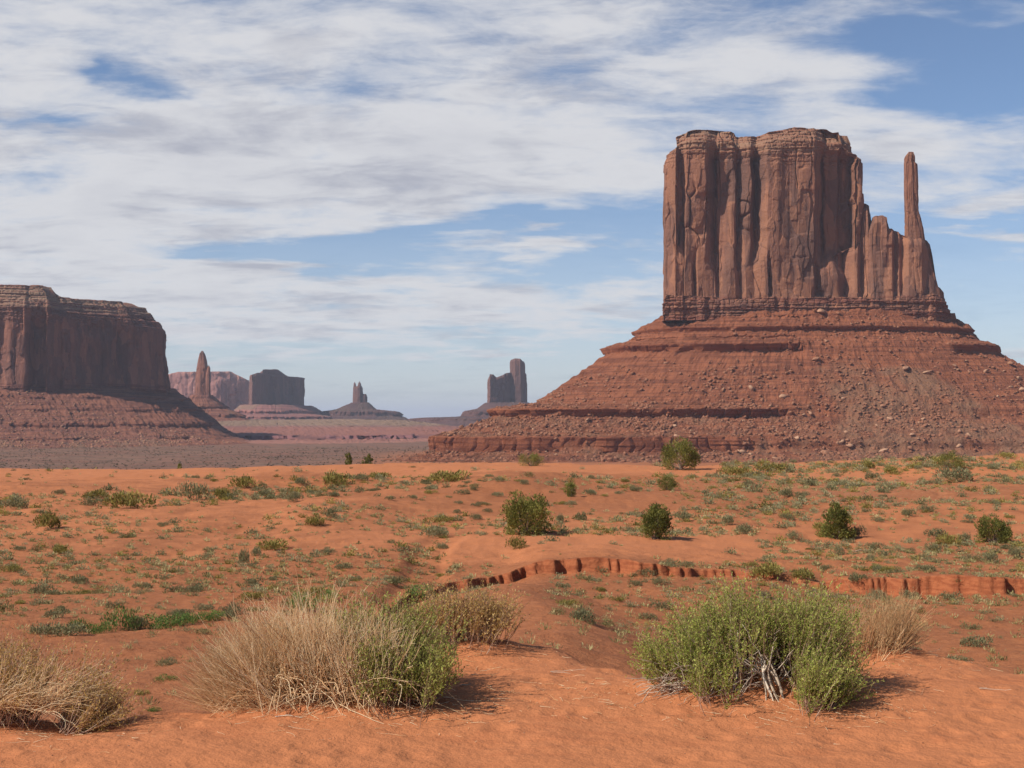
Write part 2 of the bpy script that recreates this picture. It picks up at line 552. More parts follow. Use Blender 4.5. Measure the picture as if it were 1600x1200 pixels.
# ------------------------------------------------------------------ the ground
PLAIN = -42.0
BROW = np.array([(-400, 1130), (0, 1135), (120, 1138), (250, 1112), (330, 1118), (450, 1100), (620, 1062), (700, 1015), (780, 995), (860, 1010),
                 (950, 1040), (1050, 1062), (1200, 1062), (1300, 1040), (1420, 1022), (1500, 1030), (1600, 1045), (2000, 1045)], float)
CREST = np.array([(-400, 729, 150), (0, 730, 150), (250, 731, 150), (450, 726, 150), (650, 721, 160), (900, 723, 160), (1100, 729, 150),
                  (1200, 722, 155), (1400, 714, 165), (1600, 706, 175), (2000, 700, 180)], float)
YOF = np.array([(1110, 19), (1050, 24.5), (1000, 31), (960, 38), (930, 43), (900, 49.5), (870, 57), (832, 71), (800, 84), (770, 101), (750, 120)], float)
BANK = np.array([(-900, 935, 0), (590, 945, 0), (640, 918, .36), (700, 911, .42), (760, 906, .44), (820, 900, .54), (900, 897, .66), (980, 897, .62), (1050, 898, .40),
                 (1150, 899, .30), (1240, 900, .16), (1285, 902, .28), (1305, 903, .58), (1380, 909, .70), (1500, 917, .76), (1620, 919, .66), (2500, 919, .5)], float)


def yof(py):
    return np.interp(-np.asarray(py, float), -YOF[:, 0], YOF[:, 1])


def bankD(px):
    return yof(np.interp(px, BANK[:, 0], BANK[:, 1]))


def bankH(px):
    return np.interp(px, BANK[:, 0], BANK[:, 2])


LR = np.linspace(math.log(0.05), math.log(60000), 1400)
CPX = np.array([-400, 0, 120, 250, 330, 450, 580, 700, 780, 860, 950, 1050, 1200, 1300, 1420, 1500, 1600, 2000], float)
TAB = []
for px in CPX:
    b = np.interp(px, BROW[:, 0], BROW[:, 1])
    cy, cY = np.interp(px, CREST[:, 0], CREST[:, 1]), np.interp(px, CREST[:, 0], CREST[:, 2])
    Yb = 3400.0 / (b - HORIZ)
    pts = [(0.05, -1.7), (2, -1.7), (4.5, -1.7), (Yb * 0.9, -1.7), (Yb, -1.71), (Yb * 1.12, -1.98), (Yb * 1.5, -3.3)]
    h, D = bankH(px), bankD(px)
    for py, Y in YOF:
        if py > b + 40:
            continue
        z = -(py - HORIZ) / F * Y
        if py == 870 and h > 0.3:
            continue
        if Y > D:
            z -= h
        pts.append((Y, z))
    pts.append((cY, -(cy - HORIZ) / F * cY - h))
    zc = pts[-1][1]
    pts += [(cY * 1.1, zc - 1.2), (cY * 1.4, zc - 7 ), (cY * 2.2, -28 - h), (cY * 3.6, PLAIN - h), (60000, PLAIN - h)]
    pts = np.array(pts)
    z = np.interp(LR, np.log(pts[:, 0]), pts[:, 1])
    kk = np.exp(-np.linspace(-2, 2, 17) ** 2)
    kk /= kk.sum()
    z = np.convolve(np.pad(z, 8, mode='edge'), kk, mode='valid')
    TAB.append(z)
TAB = np.array(TAB)
HCOL = bankH(CPX)
MOUNDS = []      # filled below: (x, y, radius x, radius y, height)


def pxY(px, Y):
    return (px - 800.0) / F * Y, Y


for px, Y, rx, ry, h in [(470, 7.75, .62, .35, .10), (1190, 8.0, .75, .35, .13), (730, 9.4, .45, .3, .08), (60, 7.5, .5, .3, .08), (1360, 9.4, .5, .3, .12)]:
    x_, y_ = pxY(px, Y)
    MOUNDS.append((x_, y_, rx, ry, h))


def ground_z(x, y, full=False):
    x, y = np.broadcast_arrays(np.asarray(x, float), np.asarray(y, float))
    r = np.hypot(x, y)
    a = np.arctan2(x, y)
    ac = np.clip(a, -R(35), R(35))
    px = 800 + F * np.tan(ac)
    back = sstep(np.abs(a), R(60), R(150))
    px = px * (1 - back) + 800 * back
    Y = np.maximum(r * np.cos(ac), 0.06)
    ci = np.clip(np.searchsorted(CPX, px) - 1, 0, len(CPX) - 2)
    f = np.clip((px - CPX[ci]) / (CPX[ci + 1] - CPX[ci]), 0, 1)
    f = f * f * (3 - 2 * f)
    li = (np.log(Y) - LR[0]) / (LR[1] - LR[0])
    k = np.clip(li.astype(int), 0, len(LR) - 2)
    g = np.clip(li - k, 0, 1)
    z = (TAB[ci, k] * (1 - g) + TAB[ci, k + 1] * g) * (1 - f) + (TAB[ci + 1, k] * (1 - g) + TAB[ci + 1, k + 1] * g) * f
    D = bankD(px)
    Hc = HCOL[ci] * (1 - f) + HCOL[ci + 1] * f
    Hl = bankH(px) - Hc
    flute = 0.55 * vn2(x / 5.0, Y * 0 + 3, 5) + 0.34 * vn2(x / 1.3, Y * 0 + 9, 6) + 0.26 * vn2(x / 0.40, Y * 0 + 1, 7) + 0.45 * np.maximum(0, vn2(x / (0.55 + 0.0 * x), Y * 0, 8) - 0.30) * (0.5 + 0.9 * vn2(x / 3.3, Y * 0, 13)) + 0.10 * vn2(x / 0.17, Y * 0, 12)
    sd = Y - D - flute
    S = sstep(sd, -0.03, 0.10) * 0.86 + sstep(sd, -0.8, 0.0) * 0.14
    z = z + Hc * S + Hl * S * (1 - sstep(sd, 1.0, 9.0))
    # side gully running up from the left end of the bank
    gx0, gy0 = pxY(640, 43.0)
    gx1, gy1 = pxY(715, 72.0)
    tt = np.clip(((x - gx0) * (gx1 - gx0) + (y - gy0) * (gy1 - gy0)) / ((gx1 - gx0) ** 2 + (gy1 - gy0) ** 2), 0, 1)
    wig = 0.9 * vn2(tt * 7, tt * 0 + 2, 19)
    dg = np.abs((x + wig) - (gx0 + tt * (gx1 - gx0))) + 0.25 * np.abs(y - (gy0 + tt * (gy1 - gy0)))
    z = z - (0.38 * (1 - tt) ** 0.5) * (1 - sstep(dg, 0.5, 1.3)) * (1 - sstep(tt, 0.85, 1.0))
    # bare spur between the near dune and the bank
    sx0, sy0 = pxY(800, 15.0)
    sx1, sy1 = pxY(838, 47.0)
    tt = np.clip(((x - sx0) * (sx1 - sx0) + (y - sy0) * (sy1 - sy0)) / ((sx1 - sx0) ** 2 + (sy1 - sy0) ** 2), 0, 1)
    dg = np.hypot(x - (sx0 + tt * (sx1 - sx0)) - 0.8 * np.sin(tt * 5), (y - (sy0 + tt * (sy1 - sy0))) * 0.5)
    z = z + 0.95 * np.exp(-(dg / 2.1) ** 2) * sstep(tt, 0.0, 0.3) * (1 - 0.7 * sstep(tt, 0.75, 1.0))
    mid = sstep(Y, 13, 22) * (1 - sstep(Y, 170, 400))
    z = z + mid * (0.42 * fbm(x / 17, y / 17, 3, 20) * (1 - 0.6 * sstep(Y, 110, 150)) + 0.10 * fbm(x / 3.1, y / 3.1, 4, 24)
                   + 0.055 * fbm(x / 0.7, y / 0.7, 4, 28) - 0.10 * np.maximum(0, 0.25 - np.abs(fbm(x / 6.0, y / 8.0, 3, 29))) / 0.25)
    # hummocks and scoops on the far slope
    hum = np.maximum(0, vn2(x / 11 + 4, y / 15, 33))
    z = z + mid * sstep(Y, 60, 85) * (1 - sstep(Y, 125, 150)) * 0.75 * hum ** 1.3 * 1.3
    near = 1 - sstep(Y, 11, 16)
    z = z + near * (0.035 * fbm(x / 1.1, y / 1.1, 3, 40) + 0.014 * fbm(x / 0.22, y / 0.16, 3, 44))
    if full:
        f1, f2, cid, _ = vor(x / 0.30 + 0.3 * vn2(x * 2, y * 2, 3), y / 0.30, 50)
        z = z - near * 0.016 * (cid > 0.55) * np.exp(-(f1 / 0.22) ** 2) + near * 0.005 * (cid > 0.55) * np.exp(-((f1 - 0.36) / 0.1) ** 2)
    for mx, my, rx, ry, h in MOUNDS:
        z = z + h * np.exp(-((x - mx) / rx) ** 2 - ((y - my) / ry) ** 2)
    farm = sstep(Y, 500, 1200)
    z = z + farm * 1.2 * fbm(x / 160, y / 160, 3, 60) * (1 - sstep(Y, 9000, 15000))
    return z


def hit(px, py, y0=5.0, y1=220.0):
    """where the sight line through a photo pixel first meets the ground"""
    Y = np.exp(np.linspace(math.log(y0), math.log(y1), 2600))
    x = (px - 800.0) / F * Y
    z = ground_z(x, Y)
    ray = -(py - HORIZ) / F * Y
    k = np.nonzero(ray <= z)[0]
    i = k[0] if len(k) else len(Y) - 1
    return float(x[i]), float(Y[i]), float(z[i])


def build_ground():
    az = np.concatenate([np.linspace(-180, -27, 110, endpoint=False), np.linspace(-27, 27, 1000, endpoint=False), np.linspace(27, 180, 110, endpoint=False)])
    az = np.radians(az)
    rr = np.concatenate([[0.05, 0.5, 1.2, 2, 3, 4, 4.7], np.linspace(5.2, 11.5, 250), np.linspace(11.6, 20, 40), np.linspace(20.2, 44, 130), np.linspace(44.1, 58, 180),
                         np.linspace(58.3, 190, 210), np.geomspace(193, 1000, 50), np.geomspace(1040, 60000, 60)])
    A, RR = np.meshgrid(az, rr)
    x, y = RR * np.sin(A), RR * np.cos(A)
    z = ground_z(x, y, True)
    n, m = len(az), len(rr)
    # azimuth runs clockwise seen from above, so flip to keep normals up
    f = grid_faces(n, m)[:, ::-1]
    f = f[:, ::-1] if False else f
    px = 800 + F * np.tan(np.clip(A, -R(35), R(35)))
    Y = RR * np.cos(np.clip(A, -R(35), R(35)))
    slope_ = np.abs(np.gradient(z, axis=0)) / np.maximum(1e-6, np.gradient(RR, axis=0))
    clay = 0.12 + 0.55 * sstep(Y, 12, 18) * (1 - sstep(Y, 42, 70) * 0.55) + 0.25 * np.maximum(0, fbm(x / 22, y / 22, 3, 71))
    clay = np.where(np.abs(Y - bankD(px)) < 2.0, clay + bankH(px) * 0.9, clay)
    clay = np.where((np.abs(Y - bankD(px)) < 1.2) & (bankH(px) > .2) & (slope_ > 0.8), 2.0, clay)
    clay = clay + 0.45 * np.exp(-((px - 1050) / 420) ** 2 - ((Y - 100) / 16) ** 2)
    clay = clay - 0.5 * sstep(Y, 118, 135)
    clay = clay - 0.35 * np.exp(-((px - 950) / 260) ** 2 - ((Y - 62) / 9) ** 2)
    pale = 0.5 * np.exp(-((px - 1300) / 500) ** 2 - ((Y - 110) / 35) ** 2) + 0.35 * np.exp(-((px - 500) / 200) ** 2 - ((Y - 45) / 9) ** 2) + 0.2 * sstep(Y, 125, 160) * (px < 500)
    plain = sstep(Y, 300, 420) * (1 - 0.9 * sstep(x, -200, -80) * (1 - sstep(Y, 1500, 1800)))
    clay = np.where((Y > 300) & (x > -200), 0.75, clay)
    v = np.stack([x, y, z], -1).reshape(-1, 3)
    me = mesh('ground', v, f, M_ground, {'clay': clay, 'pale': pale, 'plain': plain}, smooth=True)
    if me.polygons[5000].normal.z < 0:
        me.flip_normals()
    o = obj('ground', me)
    tag(o, 'red orange desert sand and clay reaching to the grey brown plain', None, None, 'structure')
    return o


build_ground()

# ------------------------------------------------------------------ buttes


def resample(poly, n, dens=None):
    p = np.array(poly, float)
    q = np.vstack([p, p[:1]])
    seg = np.hypot(*(np.diff(q, axis=0).T))
    cum = np.concatenate([[0], np.cumsum(seg)])
    s = np.linspace(0, cum[-1], 6000, endpoint=False)
    x = np.interp(s, cum, q[:, 0])
    y = np.interp(s, cum, q[:, 1])
    # round the corners a little
    kk = np.hanning(61)
    kk /= kk.sum()
    pad = 30
    x = np.convolve(np.concatenate([x[-pad:], x, x[:pad]]), kk, 'valid')
    y = np.convolve(np.concatenate([y[-pad:], y, y[:pad]]), kk, 'valid')
    wgt = np.where(y < np.median(y) + 0.15 * (y.max() - y.min()), 3.0, 1.0)
    cw = np.concatenate([[0], np.cumsum(wgt)])
    t = np.linspace(0, cw[-1], n, endpoint=False)
    idx = np.interp(t, cw, np.arange(len(cw)))
    xs = np.append(x, x[0])
    ys = np.append(y, y[0])
    ss = np.append(s, cum[-1])
    i = np.arange(6001)
    X, Y, S = np.interp(idx, i, xs), np.interp(idx, i, ys), np.interp(idx, i, ss)
    tx, ty = np.roll(X, -2) - np.roll(X, 2), np.roll(Y, -2) - np.roll(Y, 2)
    L = np.hypot(tx, ty)
    return X, Y, S, ty / L, -tx / L


def ccw(poly):
    a = sum(poly[i][0] * poly[(i + 1) % len(poly)][1] - poly[(i + 1) % len(poly)][0] * poly[i][1] for i in range(len(poly)))
    return poly if a > 0 else poly[::-1]


def cliff(name, plan, zb, top, nper, nz, mat, parent, cell=17.0, amp=1.0, inset=None, recess=None, section=None, beds=None, topnoise=1.0, seed=0, caprings=14):
    """a sheer sandstone block: plan is a list of (photo column, distance); top(px) gives the height of the rim"""
    poly = ccw([pxY(px, Y) for px, Y in plan])
    X, Y, S, nx, ny = resample(poly, nper)
    cx, cy = X.mean(), Y.mean()
    t = np.linspace(0, 1, nz)[:, None]
    px = 800 + F * X / Y
    zt = top(px) + topnoise * 1.6 * fbm(X / 14, Y / 14, 4, seed + 90)
    Z = zb + t * (zt[None, :] - zb)
    Xg, Yg = np.broadcast_to(X, Z.shape).copy(), np.broadcast_to(Y, Z.shape).copy()
    NX, NY = np.broadcast_to(nx, Z.shape), np.broadcast_to(ny, Z.shape)
    SS = np.broadcast_to(S, Z.shape)
    if section is not None:
        ox, sx, sy = section(Z)
        Xg = cx + ox + (Xg - cx) * sx
        Yg = cy + (Yg - cy) * sy
    # displacement
    wv = 0.16 * fbm(SS / (cell * 2.5), Z / (cell * 4), 3, seed)
    su = SS / cell + wv
    d = 0.40 * cell * facet(su * 0.62, Z, cell * 7, seed) + 0.15 * cell * facet(su * 1.7 + 3.3, Z, cell * 2.0, seed + 10)
    d = d + 0.06 * cell * facet(su * 4.6 + 1.7 + 0.25 * vn2(Z / 14, SS / 30, 4), Z, cell * 1.3, seed + 20)
    f1, f2, cid, du = vor(su * 1.05, Z / (cell * 12) + 0.2 * vn2(SS / cell, Z / cell, 9), seed + 30)
    d = d + (cid - 0.5) * 0.30 * cell - 0.30 * cell * np.exp(-((f2 - f1) / 0.035) ** 2) * sstep(vn2(SS / 30, Z / 60, seed + 71), -.1, .4)
    d = d + 0.022 * cell * fbm(SS / (cell * .3), Z / (cell * .3), 4, seed + 8)
    pl = sstep(vn2(SS / 17, Z / 13, seed + 44), 0.45, 0.55)
    d = d - 0.05 * cell * pl
    cap_ = 0.10 * cell + 0.22 * cell * facet(su * 0.33 + 9.1, Z, cell * 9, seed + 61)
    d = np.where(d > cap_, cap_ + (d - cap_) * 0.12, d)
    f1, f2, cid, du = vor(SS / (cell * .42) + 0.15 * vn2(Z / 7, SS / 9, 3), Z / (cell * 1.1), seed + 77)
    d = d + (cid - 0.5) * 0.20 * cell * (cid > 0.35) + du * (np.mod(cid * 3.3, 1) - .4) * 0.10 * cell
    d = d * amp
    if beds is not None:
        bw = beds(Z)
        st = vn2(Z / 1.9 + 0.4 * fbm(SS / 60, Z / 30, 2, 4), SS / 90, seed + 50) + 0.6 * vn2(Z / 0.9, SS / 25, seed + 51)
        d = d * (1 - 0.55 * np.clip(bw, 0, 1)) + bw * 1.5 * st
        f1, f2, cid, du = vor(SS / 6.5, Z / 5.0, seed + 60)
        d = d + bw * ((cid - 0.5) * 1.6 - 1.2 * np.exp(-((f2 - f1) / 0.15) ** 2))
    if inset is not None:
        d = d - inset(Z, zt[None, :])
    # never let the displacement cross the middle
    Xg = Xg + NX * d
    Yg = Yg + NY * d
    if recess is not None:
        pxg = 800 + F * Xg / Yg
        front = sstep(-NY, 0.3, 0.8)
        Yg = Yg + recess(pxg, Z) * front
    rows = [np.stack([Xg, Yg, Z], -1)]
    # top: rings shrinking to the middle, rising with the cap profile
    rimx, rimy, rimz = Xg[-1], Yg[-1], Z[-1]
    mx, my = rimx.mean(), rimy.mean()
    for k in range(1, caprings + 1):
        q = 1 - (k / caprings) ** 1.0
        q = max(q, 0.0)
        x_, y_ = mx + (rimx - mx) * q, my + (rimy - my) * q
        if section is not None:
            x_, y_ = mx + (rimx - mx) * q, my + (rimy - my) * q
            z_ = rimz * 0 + rimz.mean() * (1 - q) + rimz * q
        else:
            z_ = top(800 + F * x_ / Y) * (0.5 + 0.5 * q) + rimz * 0 + 0
            z_ = np.interp(800 + F * x_ / y_ * 1.0, np.sort(px), rimz[np.argsort(px)])
        z_ = z_ + topnoise * (1.2 * fbm(x_ / 9, y_ / 9, 3, seed + 92)) * (1 - q)
        rows.append(np.stack([x_, y_, z_], -1)[None])
    V = np.concatenate(rows, 0)
    m = V.shape[0]
    me = mesh(name, V.reshape(-1, 3), grid_faces(nper, m), mat, origin=parent.location)
    return obj(name, me, parent), V[:nz]


def prof(pts, Y):
    """rim profile from photo (px,py) points seen at distance Y"""
    p = np.array(pts, float)
    return lambda px: np.interp(px, p[:, 0], (HORIZ - p[:, 1]) / F * Y)


def talus(name, rings, nth, mat, parent, gully=3.0, rough=1.2, screemask=None, ledgemask=None, back=None, npow=2.4, seed=0, cells=9.0):
    """slope: rings = (z, left px, right px, centre distance, front distance, back distance, rows, band) from top to foot"""
    th = np.concatenate([np.linspace(math.pi, 2 * math.pi, int(nth * .8), endpoint=False), np.linspace(2 * math.pi, 3 * math.pi, int(nth * .2), endpoint=False)])
    c, s = np.cos(th), np.sin(th)
    sg = lambda q: np.sign(q) * np.abs(q) ** (2 / npow)
    c, s = sg(c), sg(s)
    # even out the spacing in front

    def ring(z, L, Rr, Yc, Yf, Yb):
        xl, xr = (L - 800) / F * Yc, (Rr - 800) / F * Yc
        x = (xl + xr) / 2 + c * (xr - xl) / 2
        y = Yc + np.where(s < 0, s * (Yc - Yf), s * (Yb - Yc))
        return np.stack([x, y, np.full_like(x, z)], -1)
    RG = [ring(*r[:6]) for r in rings]
    V, band = [], []
    for a in range(len(rings) - 1):
        n = rings[a][6]
        for k in range(n):
            q = k / n
            V.append(RG[a] * (1 - q) + RG[a + 1] * q)
            band.append(np.full(len(th), float(rings[a][7])))
    V.append(RG[-1])
    band.append(np.zeros(len(th)))
    V, band = np.array(V), np.array(band)
    if ledgemask is not None:
        # where rubble has buried the ledges the slope is even: blend towards the straight slope
        S0 = V.copy()
        nb = len(V)
        keep = ledgemask(800 + F * V[..., 0] / V[..., 1], V[..., 2])
        zsm = S0.copy()
        ks = 31
        kk = np.hanning(ks)
        kk /= kk.sum()
        pad = ks // 2
        for ax in range(3):
            pz = np.pad(S0[..., ax], ((pad, pad), (0, 0)), mode='edge')
            acc = 0
            for j in range(ks):
                acc = acc + kk[j] * pz[j:j + nb]
            zsm[..., ax] = acc
        V = V * keep[..., None] + zsm * (1 - keep[..., None])
        band = band * keep
    V = V[::-1]          # foot first, so the faces look outward
    band = band[::-1]
    px = 800 + F * V[..., 0] / V[..., 1]
    P0 = RG[len(RG) // 2]
    s_ = np.concatenate([[0], np.cumsum(np.hypot(*np.diff(P0[:, :2], axis=0).T))])
    SS = np.broadcast_to(s_, V.shape[:2])
    cxy = V[:, :, :2].mean(axis=(0, 1))
    out = V[..., :2] - cxy
    out = out / np.maximum(1e-3, np.hypot(out[..., 0], out[..., 1]))[..., None]
    Zr = V[..., 2]
    fr = (Zr.max() - Zr) / (Zr.max() - Zr.min())
    d = gully * fbm(SS / 45 + 0.3 * vn2(Zr / 30, SS / 60, 2), Zr / 160, 3, seed + 1) * (0.25 + fr) + gully * 0.45 * fbm(SS / 11, Zr / 60, 2, seed + 2)
    f1, f2, cid, du = vor(SS / cells + 0.4 * vn2(SS / 20, Zr / 9, 3), Zr / (cells * 6), seed + 4)
    bd = 0.55 * cells * facet(SS / (cells * 1.3), Zr, 60, seed + 14) + (cid - 0.5) * cells * 0.45 + du * (np.mod(cid * 9.7, 1) - 0.4) * cells * 0.5 - cells * 0.55 * np.exp(-((f2 - f1) / 0.12) ** 2)
    bd = bd + 0.9 * vn2(Zr / 1.8, SS / 50, seed + 5)
    d = d + band * bd
    V[..., 0] += out[..., 0] * d
    V[..., 1] += out[..., 1] * d
    x, y = V[..., 0], V[..., 1]
    V[..., 2] += (1 - band) * (rough * fbm(x / 8, y / 8, 4, seed + 7) + rough * 0.9 * np.maximum(0, fbm(x / 3.2, y / 3.2, 2, seed + 9)))
    V[0, :, 2] = RG[-1][:, 2] - 3
    scree = screemask(px, V[..., 2]) if screemask is not None else np.zeros(px.shape)
    n = len(th)
    m = V.shape[0]
    pts = V.reshape(-1, 3)
    capc = np.array([[V[-1, :, 0].mean(), V[-1, :, 1].mean(), V[-1, :, 2].mean()]])
    lastrow = (m - 1) * n + np.arange(n)
    tri = np.stack([lastrow, np.roll(lastrow, -1), np.full(n, len(pts))], -1)
    me = mesh(name, np.vstack([pts, capc]), [grid_faces(n, m), tri], mat,
              {'scree': np.append(scree.ravel(), 0), 'band': np.append(band.ravel(), 0)}, origin=parent.location)
    return obj(name, me, parent), V, band


# ---- the big butte with its thumb
BX, BY = pxY(1250, 1560)
mitten = empty('sandstone_butte', (BX, BY, PLAIN), 'huge mitten shaped red sandstone butte with a slender thumb, on the right', 'butte')
ZP = lambda py, Y=1502: (HORIZ - py) / F * Y
# upper and lower recess tables of the south face: (photo column, metres back)
RU = np.array([(1036, 0), (1056, 0), (1061, 9), (1068, 9), (1072, 1), (1101, 0), (1104, 2), (1121, 24), (1124, 16), (1145, 9), (1149, 9), (1155, 18), (1171, 8), (1174, 8), (1184, 26),
               (1199, 1), (1215, 0), (1245, 2), (1272, 3), (1276, 8), (1294, 36), (1297, 30), (1316, 27), (1321, 34), (1326, 31), (1346, 33)], float)
RLo = np.array([(1036, 2), (1052, 0), (1082, 3), (1087, 9), (1091, 2), (1118, 4), (1123, 12), (1136, 3), (1150, 5), (1158, 13), (1166, 5), (1173, 7), (1180, 9), (1196, 1), (1200, 1),
                (1204, 12), (1208, 2), (1250, 0), (1272, 2), (1280, 14), (1286, 7), (1310, 4), (1325, 15), (1331, 9), (1346, 12)], float)


def recess(px, Z):
    wob = 2.2 * fbm(Z / 26, px / 400, 2, 81) + 1.0 * fbm(Z / 8, px / 100, 2, 83)
    up = np.interp(px + wob, RU[:, 0], RU[:, 1])
    lo = np.interp(px + wob, RLo[:, 0], RLo[:, 1])
    m = sstep(Z + 12 * vn2(px / 14, Z / 50, 82), ZP(430), ZP(375))
    r = up * m + lo * (1 - m)
    return 0.95 * r * (0.45 + 0.55 * sstep(Z, ZP(485), ZP(440))) * (1 - 0.55 * sstep(Z, ZP(245), ZP(218)))


def inset_main(Z, zt):
    h = zt - Z
    r = 13 * (1 - sstep(h, 0, 26)) ** 1.6 + 5.0 * (1 - sstep(h, 10, 14)) + 3.5 * (1 - sstep(h, 3, 4.5))
    return r


def beds_main(Z):
    return np.maximum(sstep(Z, ZP(262), ZP(235)) * 0.95, 1 - sstep(Z, ZP(478), ZP(462)))


top_main = prof([(1030, 232), (1042, 228), (1058, 222), (1072, 214), (1086, 210), (1112, 208), (1140, 210), (1147, 213), (1150, 219), (1180, 219), (1196, 217), (1206, 213),
                 (1220, 210), (1248, 206), (1275, 206), (1292, 209), (1300, 214), (1328, 215), (1338, 224), (1350, 236)], 1545)
cliff('cliff', [(1056, 1502), (1346, 1502), (1349, 1512), (1345, 1600), (1320, 1650), (1100, 1650), (1050, 1610), (1041, 1560), (1039, 1530), (1042, 1512)],
      ZP(500), top_main, 1700, 320, M_cliff, mitten, 21.0, 0.58, inset_main, recess, None, beds_main, 1.1, 3, 26)
top_sh = prof([(1270, 400), (1320, 392), (1340, 384), (1347, 372), (1348, 318), (1352, 317), (1358, 320), (1359, 352), (1364, 346), (1366, 340), (1378, 338), (1386, 341), (1387, 357), (1394, 358),
               (1404, 364), (1416, 372), (1448, 376), (1453, 382), (1457, 400), (1462, 432), (1468, 448), (1474, 460), (1490, 468)], 1520)


def inset_sh(Z, zt):
    h = zt - Z
    return 4 * (1 - sstep(h, 0, 10)) + 2 * (1 - sstep(h, 1.5, 3)) - 6 * (1 - sstep(Z, ZP(470), ZP(400)))


RSH = np.array([(1280, 4), (1296, 2), (1310, 2), (1320, 14), (1336, 3), (1341, 3), (1350, 14), (1358, 5), (1366, 0), (1395, 2), (1402, 9), (1407, 5), (1414, 11), (1420, 1), (1440, 0), (1452, 6), (1470, 2)], float)
cliff('shoulder', [(1300, 1520), (1345, 1510), (1400, 1506), (1452, 1508), (1466, 1516), (1472, 1540), (1462, 1575), (1420, 1590), (1320, 1590)],
      ZP(500), top_sh, 1000, 190, M_cliff, mitten, 15.0, 0.55, inset_sh, lambda px, Z: np.interp(px, RSH[:, 0], RSH[:, 1]) * (0.4 + 0.6 * sstep(Z, ZP(480), ZP(440))),
      None, lambda Z: 1 - sstep(Z, ZP(478), ZP(462)), 2.2, 9, 20)
TH = np.array([(500, 1408, 1470), (455, 1411, 1463), (420, 1412, 1456), (392, 1413, 1450), (375, 1413.5, 1447), (350, 1413.5, 1443), (330, 1413.5, 1437), (305, 1413, 1434.5), (280, 1413, 1434),
               (257, 1412.5, 1433), (255, 1413, 1430), (247, 1413.5, 1430), (240, 1416, 1429.5)], float)
TZ = ZP(TH[:, 0], 1530)[::1]
tc_ = (1408 + 1470) / 2


def sec_thumb(Z):
    l = np.interp(Z, TZ, TH[:, 1])
    r = np.interp(Z, TZ, TH[:, 2])
    ox = ((l + r) / 2 - tc_) / F * 1530
    sx = (r - l) / 62.0
    return ox, sx, np.clip(sx * 1.2, 0.42, 1.0)


cliff('thumb_spire', [(1408, 1530), (1416, 1512), (1440, 1508), (1462, 1512), (1470, 1530), (1460, 1552), (1420, 1554)],
      ZP(500, 1530), prof([(1400, 240), (1480, 240)], 1530), 600, 330, M_cliff, mitten, 10.0, 0.34, lambda Z, zt: 1.6 * (1 - sstep(zt - Z, 0, 4)), None, sec_thumb, None, 0.5, 15, 8)
cliff('ledge_band', [(1037, 1500), (1200, 1497), (1350, 1497), (1470, 1500), (1483, 1515), (1481, 1600), (1440, 1660), (1080, 1665), (1038, 1600)],
      ZP(500, 1497), prof([(1000, 458), (1100, 462), (1160, 466), (1250, 461), (1330, 465), (1400, 462), (1466, 458), (1476, 466), (1484, 474), (1500, 474)], 1497), 1500, 60, M_cliff, mitten, 10.0, 0.30,
      lambda Z, zt: 2.5 * (1 - sstep(zt - Z, 0, 6)) + 0.0, lambda px, Z: 4.0 * np.maximum(0, vn2(px / 9, px * 0, 97)), None, lambda Z: np.ones_like(Z), 2.0, 21, 10)


def lm(px, z):
    n = fbm(px / 60, z / 40, 3, 101)
    top = (z > 40)
    up = 1 - sstep(px + 40 * n, 1235, 1290) * (1 - sstep(px + 20 * n, 1455, 1500))
    midl = 1 - sstep(px + 40 * n, 1190, 1260) * (1 - sstep(px + 20 * n, 1490, 1530))
    low = 1 - sstep(px + 60 * n, 1130, 1230)
    m = np.where(z > 95, 0.9 + 0 * px, np.where(top, up, np.where(z > -8, midl, low)))
    return np.clip(m * sstep(n, -0.75, -0.15) + 0.0, 0, 1)


def sm(px, z):
    n = fbm(px / 50, z / 30, 3, 111)
    cone = sstep(px + 30 * n, 1180 - (z - 60) * 0.3, 1320 - (z - 60) * 0.3) * (1 - sstep(px - (60 - z) * 2.2, 1420, 1480)) * (1 - sstep(z, 50, 75))
    low = 0.5 * (1 - sstep(z, -25, 15)) * sstep(px, 1120, 1200)
    left = 0.40 * (1 - sstep(z, 5, 40))
    return np.clip(np.maximum(np.maximum(cone * 0.62, low), left + 0.15 * n), 0, 1)


rings = [
    (127, 1036, 1488, 1575, 1494, 1680, 6, 0), (121, 1026, 1490, 1570, 1490, 1690, 3, 1), (119, 1024, 1492, 1570, 1489, 1690, 8, 0),
    (107, 992, 1518, 1562, 1471, 1710, 5, 1), (102, 997, 1515, 1562, 1476, 1708, 12, 0), (96, 985, 1525, 1561, 1470, 1712, 2, .6), (94, 986, 1524, 1561, 1471, 1712, 8, 0), (86, 945, 1560, 1556, 1448, 1740, 8, 1), (78, 951, 1556, 1556, 1455, 1738, 26, 0),
    (17, 836, 1690, 1510, 1385, 1800, 6, 0), (11, 767, 1733, 1470, 1369, 1820, 8, 1), (2, 773, 1728, 1470, 1377, 1818, 20, 0),
    (-14, 716, 1790, 1400, 1322, 1860, 5, 0), (-18.5, 676, 1811, 1345, 1297, 1871, 22, 1), (-34, 677, 1810, 1345, 1299, 1870, 10, 0), (-41, 640, 1840, 1335, 1255, 1900, 3, 0), (-44, 590, 1870, 1325, 1190, 1930, 1, 0)]
_, TV, TB = talus('talus_slope', rings, 2100, M_talus, mitten, 6.0, 3.2, sm, lm, None, 2.35, 130, 8.0)

